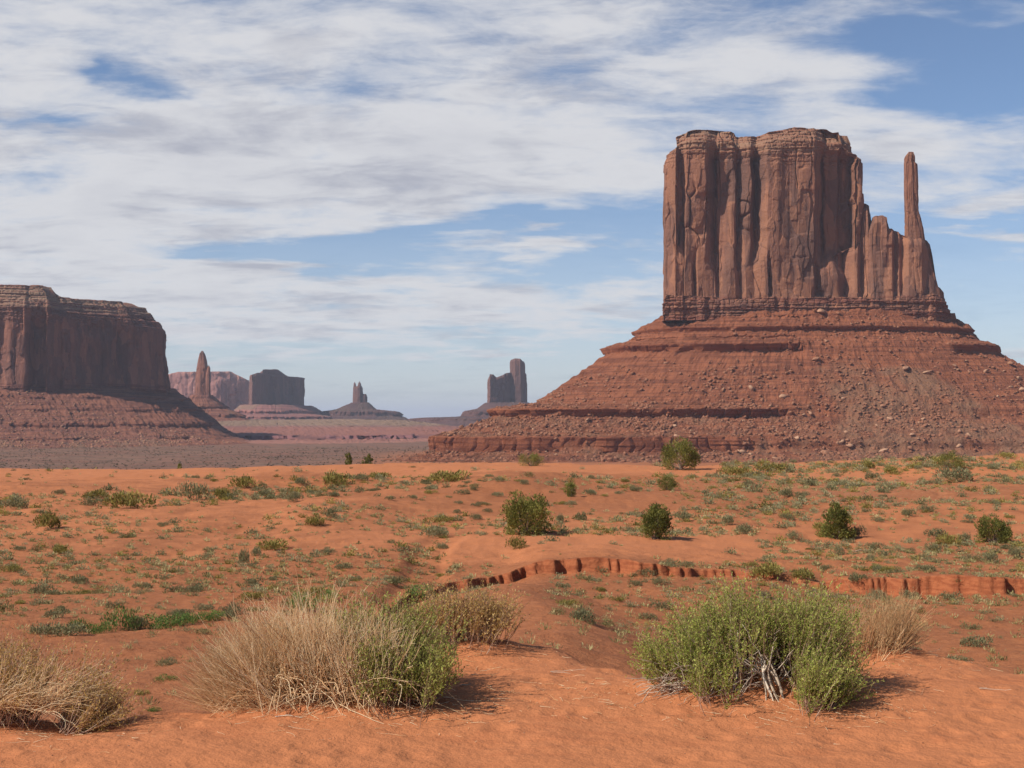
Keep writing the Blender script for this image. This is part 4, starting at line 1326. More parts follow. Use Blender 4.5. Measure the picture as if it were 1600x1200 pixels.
big = [
    ('sage', 303, 782, 50, 30, 'largest rounded grey green shrub on the open sand below the left crest'),
    ('olive', 382, 763, 46, 18, 'domed olive shrub nearest above right of the large grey green shrub'),
    ('olive', 348, 779, 36, 17, 'small olive shrub touching the right side of the large grey green shrub'),
    ('olive', 150, 779, 46, 14, 'flat dark olive shrub standing behind the brown spreading one on the left'),
    ('sage', 147, 790, 28, 15, 'small grey shrub in front of the flat dark olive shrub'),
    ('olive', 204, 794, 74, 25, 'wide rusty olive shrub spreading over the sand on the left'),
    ('olive', 78, 826, 50, 24, 'dark olive shrub with a grey patch on the left slope'),
    ('sage', 22, 795, 46, 20, 'grey green shrub near the left edge of the picture'),
    ('olive', 92, 865, 36, 14, 'dull olive mound shrub on the red clay of the left slope'),
    ('sage', 128, 912, 32, 16, 'dark grey shrub low on the red clay of the left slope'),
    ('olive', 16, 893, 32, 12, 'olive shrub low at the left edge of the picture'),
    ('sage', 473, 757, 28, 13, 'dark round shrub left of the wide green clump below the crest'),
    ('olive', 520, 758, 60, 19, 'wide green clump just below the middle of the crest'),
    ('sage', 560, 751, 34, 12, 'grey shrub right of the wide green clump'),
    ('olive', 592, 748, 34, 11, 'flat olive shrub highest below the middle of the crest'),
    ('sage', 462, 783, 26, 17, 'tall brownish shrub below the dark round shrub'),
    ('olive', 420, 857, 62, 15, 'long low olive shrub in the middle of the left slope'),
    ('sage', 400, 868, 22, 14, 'grey shrub under the left end of the long low olive shrub'),
    ('sage', 380, 884, 20, 30, 'two tiered dark grey shrub on the lower left slope'),
    ('olive', 497, 822, 40, 16, 'dark olive shrub in the middle of the left slope'),
    ('sage', 516, 808, 24, 18, 'dark twiggy grey shrub above the dark olive shrub'),
    ('olive', 683, 816, 44, 10, 'flat olive shrub above the head of the gully'),
    ('sage', 675, 838, 60, 18, 'grey green clump overhanging the head of the gully'),
    ('olive', 700, 752, 76, 17, 'broad olive clump on the ledge right of the crest sand'),
    ('sage', 745, 812, 20, 10, 'small grey shrub left of the largest juniper'),
    ('olive', 808, 858, 30, 20, 'bronze shrub with a bent stem below the largest juniper'),
    ('sage', 875, 816, 18, 14, 'grey shrub just right of the largest juniper'),
    ('sage', 908, 812, 16, 14, 'dark grey shrub between the two middle junipers'),
    ('sage', 1066, 815, 28, 18, 'grey shrub right behind the narrow middle juniper'),
    ('sage', 1136, 820, 20, 15, 'grey shrub on the sand between the middle and right junipers'),
    ('sage', 1160, 834, 34, 17, 'rounded silver grey shrub on the bare shelf'),
    ('sage', 1239, 843, 24, 14, 'lone green grey shrub on the bare shelf left of the pointed juniper'),
    ('olive', 1212, 903, 66, 22, 'yellow green shrub at the gap in the red bank, left half'),
    ('olive', 1258, 905, 52, 16, 'yellow green shrub at the gap in the red bank, right half'),
    ('olive', 1280, 829, 28, 14, 'yellowish shrub at the left foot of the pointed juniper'),
    ('sage', 1342, 839, 26, 20, 'grey shrub at the right foot of the pointed juniper'),
    ('sage', 1366, 861, 32, 15, 'dark grey shrub beside the dead branch right of the pointed juniper'),
    ('sage', 1459, 842, 40, 17, 'upper grey shrub of the group left of the right hand juniper'),
    ('olive', 1480, 852, 44, 17, 'olive shrub in the group left of the right hand juniper'),
    ('sage', 1462, 862, 36, 16, 'lower grey shrub of the group left of the right hand juniper'),
    ('sage', 1508, 849, 20, 18, 'upright grey shrub left of the right hand juniper'),
    ('sage', 1545, 879, 34, 19, 'green grey shrub just above the right end of the bank'),
    ('sage', 1583, 871, 24, 16, 'dark shrub above the bank near the right edge'),
    ('sage', 1312, 868, 18, 16, 'small pale twiggy shrub above the left end of the right bank'),
    ('sage', 1359, 876, 16, 11, 'tiny dark shrub above the right bank'),
    ('sage', 1342, 926, 32, 16, 'upper silver green shrub below the right bank'),
    ('sage', 1372, 936, 28, 16, 'middle silver green shrub below the right bank'),
    ('sage', 1424, 935, 34, 14, 'round grey green shrub below the right bank'),
    ('sage', 1481, 938, 38, 15, 'flat green grey shrub right of the round one below the bank'),
    ('sage', 1530, 1010, 60, 18, 'pale sage patch on the low ground at the right, nearest to the dune'),
    ('sage', 1500, 1034, 40, 12, 'small sage at the lip of the dune on the right'),
    ('sage', 1028, 914, 18, 13, 'small round shrub on the slope under the bank'),
    ('sage', 1232, 812, 24, 10, 'low sage patch upper left of the pointed juniper'),
    ('sage', 1448, 800, 26, 12, 'round grey shrub in the middle of the right slope'),
    ('sage', 1418, 806, 22, 12, 'round grey shrub left of its twin in the middle of the right slope'),
    ('sage', 1490, 752, 70, 22, 'big grey clump under the far right juniper'),
    ('olive', 1352, 732, 28, 12, 'olive shrub on the far crest left of the far right juniper'),
    ('olive', 1390, 740, 34, 12, 'yellow green shrub just below the far crest'),
    ('olive', 1575, 716, 32, 10, 'olive shrub on the skyline crest near the right edge'),
    ('sage', 1365, 750, 24, 14, 'dark grey shrub on the upper right slope'),
    ('sage', 1228, 778, 26, 16, 'dark grey shrub on the upper slope right of the skyline juniper'),
    ('olive', 1150, 744, 60, 16, 'olive clump along the upper right ledge'),
    ('olive', 1205, 738, 50, 14, 'yellow olive clump along the upper right ledge'),
    ('bright', 188, 984, 52, 36, 'bright green bush in the hollow at the left'),
    ('sage', 100, 992, 70, 24, 'pale grey green brush left of the bright green bush'),
    ('bright', 250, 980, 70, 20, 'low bright green brush right of the bright green bush'),
    ('bright', 310, 972, 40, 18, 'bright green sprig at the right end of the green strip'),
    ('bright', 472, 954, 44, 30, 'bright green bush behind the left part of the straw brush'),
    ('bright', 510, 940, 34, 22, 'bright green bush behind the middle of the straw brush'),
    ('bright', 655, 938, 44, 26, 'blue green bush at the mouth of the gully'),
    ('bright', 240, 1112, 22, 12, 'tiny yellow green plant at the edge of the dune on the left'),
    ('sage', 262, 1040, 28, 14, 'small dark shrub on the valley floor at the left'),
    ('bright', 258, 1062, 34, 10, 'green weed patch on the valley floor at the left'),
    ('olive', 222, 1085, 24, 10, 'small olive weed behind the edge of the dune'),
    ('sage', 180, 950, 24, 12, 'dark shrub above the green strip at the left'),
    ('sage', 270, 925, 30, 12, 'grey shrub on the lower left slope'),
    ('sage', 395, 915, 36, 14, 'silver grey shrub on the lower slope behind the straw brush'),
]
for k_, px, py, wv, hv, lab in big:
    shrub(k_, px, py, wv, hv, lab)

for i_, (px, py, wv, hv) in enumerate([(70, 990, 46, 18), (128, 986, 40, 22), (158, 990, 36, 20), (215, 984, 40, 26), (282, 976, 44, 20), (335, 968, 36, 18), (360, 962, 40, 20)]):
    shrub('bright' if i_ % 3 else 'sage', px, py, wv, hv, 'low green brush along the green strip in the hollow at the left', 'green strip brush')
r_ = np.random.default_rng(77)


def keep_prob(px, py):
    p = 1.0
    if py < 745 and px < 1130:
        p = 0.04
    if py < 772 and px < 290:
        p = 0.10
    if 838 < py < 880 and 700 < px < 1190:
        p = 0.06
    if 880 < py < 1000 and 770 < px < 860:
        p = 0.10
    if py > 985:
        p = min(p, 0.35)
    if px > 1100 and py < 850:
        p *= 1.0
    elif py < 850:
        p *= 0.75
    return p


BP = np.array([(b_[1], b_[2]) for b_ in big] + [(823, 825), (1024, 835), (1310, 835), (1552, 840), (1063, 730), (1043, 760), (892, 772)], float)
count = 0
tries = 0
while count < 215 and tries < 20000:
    tries += 1
    Y = 26 + 132 * r_.random() ** 0.8
    px = r_.uniform(-10, 1610)
    x = (px - 800) / F * Y
    z = float(ground_z(x, Y))
    py = HORIZ - F * z / Y
    dens = float(fbm(x / 14, Y / 14, 2, 61))
    if r_.random() > keep_prob(px, py) * (0.55 + 0.9 * dens):
        continue
    if np.min(np.hypot(BP[:, 0] - px, (BP[:, 1] - py) * 1.6)) < 22:
        continue
    kind = r_.choice(['sage', 'sage', 'sage', 'olive', 'dry'])
    rad = r_.uniform(0.22, 0.55) * (1 + 0.35 * (Y > 90))
    o = obj('desert_shrub', random.choice(SH[kind]), None, (x, Y, z - .02), (0, 0, r_.uniform(0, 6.28)), (rad, rad, rad * r_.uniform(.9, 1.3)))
    tone = {'sage': 'grey green', 'olive': 'olive', 'dry': 'straw coloured'}[kind]
    side = 'left slope' if px < 640 else ('slope under and around the middle junipers' if px < 1130 else 'right slope')
    hgt = 'high on' if py < 780 else ('half way down' if py < 870 else 'low on')
    tag(o, 'small ' + tone + ' shrub scattered ' + hgt + ' the ' + side, 'shrub', tone + ' shrubs ' + hgt + ' the ' + side)
    count += 1


def tuft_field(n, seed, kq=30, ra=.05, rb=.15, pw=1.6, dens=0.35, ymin=20):
    """ground cover: several thousand little tufts, as one mesh"""
    rr = np.random.default_rng(seed)
    parts = {'g': []}
    Y = ymin + (160 - ymin) * rr.random(n * 5) ** 0.85
    px = rr.uniform(-450, 2050, n * 5)
    x = (px - 800) / F * Y
    z = ground_z(x, Y)
    py = HORIZ - F * z / Y
    kp = np.array([keep_prob(a, b) for a, b in zip(px, py)])
    dn = fbm(x / 9, Y / 9, 3, 63)
    ok = rr.random(n * 5) < kp * (0.35 + 0.9 * dn + 0.35 * (Y < 60))
    x, Y, z = x[ok][:n], Y[ok][:n], z[ok][:n]
    m = len(x)
    rad = (ra + rb * rr.random(m) ** pw) * (1 + 0.006 * Y)
    c = np.repeat(np.stack([x, Y, z], -1), kq, 0)
    d = rr.normal(size=(m * kq, 3))
    d[:, 2] = np.abs(d[:, 2])
    d /= np.linalg.norm(d, axis=1)[:, None]
    if kq > 100:
        rad = rad * np.interp(Y, [30, 75, 100], [.45, .8, 1.05])
    R_ = np.repeat(rad, kq)
    c = c + d * (R_ * rr.uniform(.2, 1, m * kq))[:, None] * np.array([1, 1, .8])
    tint = np.clip(np.repeat(rr.uniform(.1, .9, m), kq) + rr.normal(size=m * kq) * .15, 0, 1)
    v, f, t = quads(c, d + np.array([0, 0, .8]), R_ * rr.uniform(.3, .6, m * kq) * (30 / kq) ** .5, R_ * rr.uniform(.14, .3, m * kq) * (30 / kq) ** .4 * np.repeat(np.interp(Y, [30, 60], [.45, 1.0]), kq), rr, tint)
    return v, f, t


v, f, t = tuft_field(10500, 91)
M_cover = plant_mat('mixed ground cover', (0.14, 0.12, 0.045), (0.33, 0.28, 0.11), (0.50, 0.42, 0.20), 0.3)
tag(obj('scrub_cover', mesh('scrub_cover', v, f, M_cover, {'tint': t})), 'sparse tufts of grass and low scrub dotted over the red slopes', None, None, 'stuff')


for sd_, mt_, nn, lb in ((92, M_sage, 1600, 'rounded grey green scrub too many to count over the red slopes'), (94, M_olive, 620, 'rounded olive scrub too many to count over the red slopes')):
    v, f, t = tuft_field(nn, sd_, 130, .16, .30, 1.5, .35, 27)
    tag(obj('scrub_cover', mesh('scrub_cover', v, f, mt_, {'tint': t})), lb, None, None, 'stuff')
M_plainscrub = plant_mat('plain scrub', (0.06, 0.045, 0.026), (0.12, 0.09, 0.05), (0.20, 0.15, 0.09), 0.2)


def plain_scrub(n, seed):
    rr = np.random.default_rng(seed)
    Y = rr.uniform(430, 1950, n)
    px = rr.uniform(-60, 780, n)
    x = (px - 800) / F * Y
    ok = fbm(x / 90, Y / 140, 3, 66) > rr.uniform(-.7, .5, n)
    x, Y = x[ok], Y[ok]
    z = ground_z(x, Y)
    m, kq = len(x), 9
    rad = rr.uniform(.5, 1.5, m)
    d = rr.normal(size=(m * kq, 3))
    d[:, 2] = np.abs(d[:, 2])
    d /= np.linalg.norm(d, axis=1)[:, None]
    R_ = np.repeat(rad, kq)
    c = np.repeat(np.stack([x, Y, z], -1), kq, 0) + d * (R_ * rr.uniform(.3, 1, m * kq))[:, None] * np.array([1, 1, .8])
    v, f, t = quads(c, d + np.array([0, 0, .5]), R_ * .8, R_ * .5, rr, np.clip(np.repeat(rr.uniform(0, .8, m), kq), 0, 1))
    tag(obj('scrub_cover', mesh('scrub_cover', v, f, M_plainscrub, {'tint': t})), 'dark specks of scrub on the grey brown plain below the left mesa', None, None, 'stuff')


plain_scrub(9000, 93)


def limb_path(p0, p1, k, wob, r_):
    t = np.linspace(0, 1, k)[:, None]
    p = p0 + (p1 - p0) * t
    w_ = np.cumsum(r_.normal(size=(k, 3)), 0) * wob
    w_ -= w_[-1] * t
    return p + w_


def juniper(px, py, wpx, hpx, label, seed, shape='round', y0=12.0, nleaf=7000, ydist=None):
    r_ = np.random.default_rng(seed)
    if ydist:
        x, y = pxY(px, ydist)
        z = float(ground_z(x, y))
    else:
        x, y, z = hit(px, py, y0)
    W = wpx / F * y / 2 * 1.22
    H = hpx / F * y * 1.08
    e = empty('juniper_tree', (x, y, z - 0.05), label, 'tree', 'junipers on the red slope')
    # clumps
    nc = 70
    cl = []
    while len(cl) < nc:
        p = r_.uniform(-1, 1, 3)
        h = (p[2] + 1) / 2
        if shape == 'cone':
            env = (1 - h) ** 0.75 * 1.0 + 0.12
        elif shape == 'flat':
            env = math.sqrt(max(0, 1 - (h * 1.0) ** 2))
        else:
            env = math.sqrt(max(0, 1 - ((h - 0.38) / 0.62) ** 2)) if h > .38 else 0.80 + 0.2 * h / .38
        rad = math.hypot(p[0], p[1])
        env *= 0.85 + 0.42 * float(vn2(math.atan2(p[1], p[0]) * 1.6 + seed, h * 3, seed))
        if rad < env * 0.92 and (rad > env * 0.45 or h > 0.6):
            cl.append([p[0] * W * 0.86, p[1] * W * 0.86, (0.06 + h * 0.84) * H])
    cl = np.array(cl)
    cr = r_.uniform(.16, .30, nc) * min(W, H)
    k = r_.integers(0, nc, nleaf)
    d = r_.normal(size=(nleaf, 3))
    d /= np.linalg.norm(d, axis=1)[:, None]
    q = r_.uniform(.2, 1, nleaf) ** .4
    c = cl[k] + d * (cr[k] * q)[:, None]
    c[:, 2] = np.maximum(c[:, 2], 0.05)
    outw = c - np.array([0, 0, H * .35])
    outw /= np.linalg.norm(outw, axis=1)[:, None]
    tint = np.clip(.42 + (r_.random(nc)[k] - .5) * .55 + .22 * r_.normal(size=nleaf), 0, 1)
    ls = H * 0.034 + 0.02
    v, f, t = quads(c, outw * .7 + np.array([0, 0, .7]) + r_.normal(size=(nleaf, 3)) * .35, ls * r_.uniform(.8, 1.8, nleaf), ls * r_.uniform(.35, .7, nleaf), r_, tint)
    obj('crown', mesh('crown', v, f, M_juniper, {'tint': t}), e)
    # trunk and limbs
    paths, rads = [], []
    K = 8
    nb = 22
    for b_ in range(nb):
        tgt = cl[r_.integers(0, nc)] * np.array([.9, .9, .95])
        p0 = np.array([r_.normal() * .06, r_.normal() * .06, 0])
        paths.append(limb_path(p0, tgt, K, H * .012, r_))
        r0 = H * (.030 if b_ < 3 else .016)
        rads.append(np.linspace(r0, r0 * .25, K))
    v, f, t = tubes(np.array(paths), np.array(rads), r_.random(nb))
    obj('trunk', mesh('trunk', v, f, M_bark, {'tint': t}), e)
    return e


juniper(823, 834, 80, 66, 'largest rounded juniper, standing on the bare shelf above the left bank', 11)
juniper(1024, 842, 56, 54, 'narrow upright juniper in the middle, right of the largest one', 12)
juniper(1308, 842, 52, 60, 'pointed yellow green juniper on the right slope', 13, 'cone')
juniper(1551, 848, 58, 44, 'round juniper near the right edge of the picture', 14)
juniper(1063, 734, 62, 47, 'tree sized juniper on the skyline in front of the butte slope', 15)
juniper(1043, 766, 30, 25, 'small round juniper just below the skyline one', 16, nleaf=3500)
juniper(892, 776, 21, 25, 'small egg shaped juniper above and right of the largest one', 17, nleaf=3000)
juniper(829, 728, 44, 21, 'low bushy juniper on the crest sand before the layered ledge', 18, 'flat', nleaf=4500)
juniper(1481, 731, 52, 25, 'broad dark juniper on the crest at the far right', 19, 'flat', nleaf=5000)


def far_tree(px, py, wpx, hpx, Yd, label, seed):
    """tree on the falling ground past the crest: only its top clears the sand"""
    x, y = pxY(px, Yd)
    zt = -(py - hpx - HORIZ) / F * Yd
    z = float(ground_z(x, y))
    H_total = zt - z
    return juniper(px, py, wpx, H_total * F / Yd, label, seed, 'round', nleaf=2500, ydist=Yd)


far_tree(545, 724, 15, 18, 185, 'thin juniper top showing past the crest, the left of a pair', 21)
far_tree(575, 724, 17, 18, 185, 'rounder juniper top showing past the crest, the right of a pair', 22)
far_tree(281, 733, 11, 10, 190, 'tiny lone bush top past the crest in front of the left mesa', 23)

# ------------------------------------------------------------------ brush in the foreground


def gz(x, y):
    return ground_z(np.asarray(x, float), np.asarray(y, float), True)


def shoots(n, roots, dirs, length, bend, wob, r0, r1, r_, k=8, tint=None):
    """curved stems from ground roots; bend is an added vector growing with the square of the arc"""
    t = np.linspace(0, 1, k)[None, :, None]
    L = length[:, None, None]
    d = dirs / np.linalg.norm(dirs, axis=1)[:, None]
    w_ = np.cumsum(r_.normal(size=(n, k, 3)), 1) * wob
    w_ -= w_[:, :1]
    P_ = roots[:, None, :] + d[:, None, :] * L * t + bend[:, None, :] * L * t ** 2 + w_ * L * t ** .5
    g = gz(P_[..., 0], P_[..., 1]) + 0.004
    P_[..., 2] = np.where(P_[..., 2] < g, g + 0.004 * r_.random(P_.shape[:2]), P_[..., 2])
    rad = r0[:, None] + (r1 - r0)[:, None] * t[0, :, 0][None, :]
    if tint is None:
        tint = r_.random(n)
    return P_, rad, tint


def leaves_on(P_, frac0, per, ll, lw, r_, spread=0.012, tint0=.5, tvar=.3, upb=.6):
    """leaves set along the outer part of each stem"""
    n, k, _ = P_.shape
    m = n * per
    si = np.repeat(np.arange(n), per)
    s = r_.uniform(frac0, 1.0, m) * (k - 1)
    i0 = np.clip(s.astype(int), 0, k - 2)
    g = (s - i0)[:, None]
    c = P_[si, i0] * (1 - g) + P_[si, i0 + 1] * g
    ax = P_[si, i0 + 1] - P_[si, i0]
    ax /= np.maximum(1e-9, np.linalg.norm(ax, axis=1))[:, None]
    sd = np.cross(ax, r_.normal(size=(m, 3)))
    sd /= np.maximum(1e-9, np.linalg.norm(sd, axis=1))[:, None]
    dirs = sd + ax * .9 + np.array([0, 0, upb]) * .3
    c = c + sd * (spread * r_.random(m))[:, None]
    st = (r_.random(n)[si] - .5) * tvar
    tint = np.clip(tint0 + st + .35 * (s / (k - 1) - .7) + r_.normal(size=m) * tvar * .5, 0, 1)
    return quads(c, dirs, ll * r_.uniform(.6, 1.4, m), lw * r_.uniform(.6, 1.3, m), r_, tint)


def twigs_from(P_, per, length, r_, rad, spread=.5, tint=None):
    """side twigs branching off stems"""
    n, k, _ = P_.shape
    m = n * per
    si = np.repeat(np.arange(n), per)
    s = r_.uniform(.3, .95, m) * (k - 1)
    i0 = np.clip(s.astype(int), 0, k - 2)
    g = (s - i0)[:, None]
    c = P_[si, i0] * (1 - g) + P_[si, i0 + 1] * g
    ax = P_[si, i0 + 1] - P_[si, i0]
    ax /= np.maximum(1e-9, np.linalg.norm(ax, axis=1))[:, None]
    d = ax + r_.normal(size=(m, 3)) * spread + np.array([0, 0, .15])
    L = length * r_.uniform(.5, 1.3, m)
    return shoots(m, c, d, L, np.tile([0, 0, .12], (m, 1)) + r_.normal(size=(m, 3)) * .1, .03, np.full(m, rad), np.full(m, rad * .4), r_, 4, tint)


def root_xyz(px, Y, r_):
    x = (px - 800) / F * Y
    return np.stack([x, Y, gz(x, Y)], -1)


def brush(e, name, mat, lists):
    v, f, t = join([tubes(*l) for l in lists])
    return obj(name, mesh(name, v, f, mat, {'tint': t}, origin=e.location), e)


def foliage(e, name, mat, lists):
    v, f, t = join(lists)
    return obj(name, mesh(name, v, f, mat, {'tint': t}, origin=e.location), e)


def straw_brush():
    r_ = np.random.default_rng(301)
    Yc = 7.75
    x0, _ = pxY(480, Yc)
    e = empty('dry_brush', (x0, Yc, float(gz(x0, Yc))), 'large clump of pale straw brush with bent dead stalks, left of centre', 'bush', 'brush on the near dune')
    lists = []
    # upright fan
    n = 1900
    px = r_.uniform(400, 610, n)
    Y = Yc + r_.normal(size=n) * .16
    roots = root_xyz(px, Y, r_)
    f = (px - 520) / 110
    ang = np.clip(f * .34 - .26 + r_.normal(size=n) * .36, -1.35, .75)
    d = np.stack([np.sin(ang), r_.normal(size=n) * .28, np.cos(ang)], -1)
    L = r_.uniform(.26, .60, n) * (1 - .12 * np.abs(f)) * (1 + .2 * vn2(px / 30, px * 0, 5))
    lists.append(shoots(n, roots, d, L, np.stack([r_.normal(size=n) * .10, r_.normal(size=n) * .08, -.02 + r_.normal(size=n) * .05], -1), .012,
                        r_.uniform(.0018, .0036, n), np.full(n, .0009), r_, 8, np.clip(.70 + .25 * r_.normal(size=n), 0, 1)))
    up = lists[0][0]
    # left spreading fan, finer and pinker
    n = 1500
    px = r_.uniform(350, 470, n)
    roots = root_xyz(px, Yc + r_.normal(size=n) * .15, r_)
    ang = r_.uniform(-1.42, -.15, n)
    d = np.stack([np.sin(ang), r_.normal(size=n) * .3 - .08, np.cos(ang)], -1)
    L = r_.uniform(.25, .50, n) * np.where(px < 390, .8, 1.0)
    lists.append(shoots(n, roots, d, L, np.stack([-.05 + r_.normal(size=n) * .06, r_.normal(size=n) * .06, .10 + r_.normal(size=n) * .06], -1), .015,
                        r_.uniform(.0012, .0022, n), np.full(n, .0005), r_, 8, np.clip(.60 + .22 * r_.normal(size=n), 0, 1)))
    # tangled bent stalks at the foot
    n = 420
    px = r_.uniform(400, 640, n)
    roots = root_xyz(px, Yc - .12 + r_.normal(size=n) * .10, r_)
    roots[:, 2] += r_.uniform(0, .16, n)
    ang = r_.uniform(-1.3, 1.3, n)
    d = np.stack([np.sin(ang), -.35 + r_.normal(size=n) * .35, np.cos(ang) * .75], -1)
    L = r_.uniform(.15, .36, n)
    lists.append(shoots(n, roots, d, L, np.stack([r_.normal(size=n) * .35, -.15 + r_.normal(size=n) * .2, -.75 + r_.normal(size=n) * .3], -1), .03,
                        r_.uniform(.0024, .0045, n), np.full(n, .0014), r_, 9, np.clip(.88 + .12 * r_.normal(size=n), 0, 1)))
    # dark dead core
    n = 500
    px = r_.uniform(430, 600, n)
    roots = root_xyz(px, Yc + .05 + r_.normal(size=n) * .12, r_)
    d = np.stack([r_.normal(size=n) * .6, r_.normal(size=n) * .5, r_.uniform(.3, 1, n)], -1)
    lists.append(shoots(n, roots, d, r_.uniform(.12, .30, n), r_.normal(size=(n, 3)) * .2, .03, np.full(n, .003), np.full(n, .001), r_, 6, np.clip(.1 + .12 * r_.normal(size=n), 0, 1)))
    brush(e, 'stems', M_straw, lists)
    tw = twigs_from(up, 3, .11, r_, .0012, .5, None)
    brush(e, 'twigs', M_straw, [(tw[0], tw[1], np.clip(.7 + .2 * r_.normal(size=len(tw[0])), 0, 1))])


straw_brush()


SCL = {311: .92, 312: .86, 313: .95, 314: .80, 315: .86}


def leafy_bush(name, label, px0, Yc, spans, mat_leaf, leafsz, seed, mat_stem, per, stem_tint=.35, leaf_tint=.5, group='brush on the near dune', extra=None, wob=.02, y_spread=.16, leaf_from=.3, tl=.1):
    """spans: list of (px lo, px hi, root spread, n stems, length lo, length hi, lean lo, lean hi) """
    r_ = np.random.default_rng(seed)
    x0, _ = pxY(px0, Yc)
    e = empty(name, (x0, Yc, float(gz(x0, Yc))), label, 'bush', group)
    lists, lv = [], []
    for (a, b, n, l0, l1, g0, g1, dy, up) in spans:
        px = r_.uniform(a, b, n * 2)
        gap = (0.3 if seed == 315 else 1.0) * vn2(px / 11, px * 0 + dy * 7, seed + 3) + .25 * r_.normal(size=n * 2)
        px = px[np.argsort(-gap)[:n]]
        px = r_.permutation(px)
        roots = root_xyz(px, Yc + dy + r_.normal(size=n) * y_spread, r_)
        f = (px - a) / (b - a)
        ang = g0 + (g1 - g0) * f + r_.normal(size=n) * .22
        d = np.stack([np.sin(ang), r_.normal(size=n) * .35, np.cos(ang)], -1)
        L = SCL[seed] * r_.uniform(l0, l1, n) * (1 + .22 * vn2(px / 26, dy * 9 + px * 0, seed))
        S_ = shoots(n, roots, d, L, np.stack([r_.normal(size=n) * .08, r_.normal(size=n) * .08, up + r_.normal(size=n) * .06], -1), wob,
                    r_.uniform(.0016, .0035, n), np.full(n, .0008), r_, 8, np.clip(stem_tint + .2 * r_.normal(size=n), 0, 1))
        lists.append(S_)
        T_ = twigs_from(S_[0], 3, tl, r_, .0009, .45, np.full(n * 3, stem_tint))
        lists.append(T_)
        lv.append(leaves_on(S_[0], leaf_from, per, leafsz, leafsz * .38, r_, .012, leaf_tint, .45))
        lv.append(leaves_on(T_[0], .1, max(2, per // 3), leafsz, leafsz * .38, r_, .010, leaf_tint + .06, .45))
    if extra:
        brush(e, extra[0], extra[1], extra[2](r_, Yc))
    brush(e, 'stems', mat_stem, lists)
    foliage(e, 'foliage', mat_leaf, lv)
    return e


# green lobes at the right end of the straw clump
leafy_bush('green_bush', 'yellowing green bush growing against the right end of the straw brush', 640, 7.75,
           [(595, 668, 330, .20, .40, -.45, .55, -.14, .10), (565, 645, 330, .44, .64, -.2, .25, .30, .0), (590, 650, 160, .20, .40, -.3, .5, .05, .05)],
           M_mixleaf, .019, 311, M_twig, 24, .15)
# brush behind it
leafy_bush('dry_brush', 'rusty brown leafy brush standing behind the straw brush, with shadow on the sand', 725, 9.5,
           [(640, 790, 520, .28, .46, -.5, .45, 0, .03), (660, 740, 180, .34, .50, -.3, .3, .15, .0)],
           M_rusty, .019, 312, M_twig, 16, .3, .5)
# left edge brush
leafy_bush('dry_brush', 'rusty brown rounded brush at the left edge, straw stems swept over its front', 60, 7.35,
           [(-120, 110, 620, .30, .52, -.35, .65, .05, .02), (70, 130, 300, .18, .36, .2, 1.1, -.05, .04), (-60, 60, 140, .45, .62, -.3, .1, .30, .02)],
           M_rusty, .016, 313, M_twig, 18, .35, .45,
           extra=('dead_stalks', M_straw, lambda r_, Yc: [shoots(420, root_xyz(r_.uniform(-60, 90, 420), Yc - .22 + r_.normal(size=420) * .06, r_) + np.array([0, 0, .12]),
                                        np.stack([r_.uniform(.1, 1, 420), -.1 + .2 * r_.normal(size=420), r_.uniform(.1, .9, 420)], -1), r_.uniform(.2, .4, 420),
                                        np.stack([r_.normal(size=420) * .1, r_.normal(size=420) * .08, -.25 + .15 * r_.normal(size=420)], -1), .02,
                                        np.full(420, .002), np.full(420, .0008), r_, 8, np.clip(.75 + .2 * r_.normal(size=420), 0, 1))]))


# the green bush at the right with its bleached trunk
def trunk_extra(r_, Yc):
    out = []
    # twisted bleached trunk: a few thick strands splaying into roots at the foot
    n, k = 9, 10
    tt = np.linspace(0, 1, k)
    P_, Rr_ = [], []
    for i in range(n):
        fx = 1214 + (i - 4) * 4.5 + r_.normal() * 2
        x0 = (fx - 800) / F * (Yc - .36)
        y0 = Yc - .36 + r_.normal() * .02
        z0 = float(gz(x0, y0)) - .01
        xs = x0 + (-.020 - .004 * (i - 4)) * tt * 3.2 + .012 * np.sin(tt * 5 + i * .7) + np.maximum(0, tt - .6) * r_.normal() * .12
        ys = y0 + .16 * tt + .01 * np.sin(tt * 6 + i)
        zs = z0 + .24 * tt - .02 * tt ** 2 + r_.uniform(0, .03) * tt
        P_.append(np.stack([xs, ys, zs], -1))
        Rr_.append(np.interp(tt, [0, .3, .7, 1], [.005, .010, .009, .004]) * r_.uniform(.6, 1.25))
    out.append((np.array(P_), np.array(Rr_), np.clip(.62 + .2 * r_.normal(size=n), 0, 1)))
    n = 110
    px = r_.uniform(1040, 1200, n)
    roots = root_xyz(px, Yc - .20 + r_.normal(size=n) * .05, r_) + np.stack([np.zeros(n), np.zeros(n), r_.uniform(0, .10, n)], -1)
    d = np.stack([-r_.uniform(.2, 1, n), -.2 + r_.normal(size=n) * .2, r_.uniform(-.1, .6, n)], -1)
    out.append(shoots(n, roots, d, r_.uniform(.12, .34, n), np.stack([r_.normal(size=n) * .2, r_.normal(size=n) * .1, -.3 + .2 * r_.normal(size=n)], -1), .03,
                      r_.uniform(.0025, .0055, n), np.full(n, .0015), r_, 9, np.clip(.78 + .15 * r_.normal(size=n), 0, 1)))
    n = 60
    px = r_.uniform(1110, 1260, n)
    roots = root_xyz(px, Yc - .12 + r_.normal(size=n) * .08, r_)
    d = np.stack([r_.normal(size=n) * .5, r_.normal(size=n) * .3, np.ones(n)], -1)
    out.append(shoots(n, roots, d, r_.uniform(.2, .4, n), r_.normal(size=(n, 3)) * .15, .03, r_.uniform(.004, .007, n), np.full(n, .002), r_, 8, np.clip(.6 + .2 * r_.normal(size=n), 0, 1)))
    return out


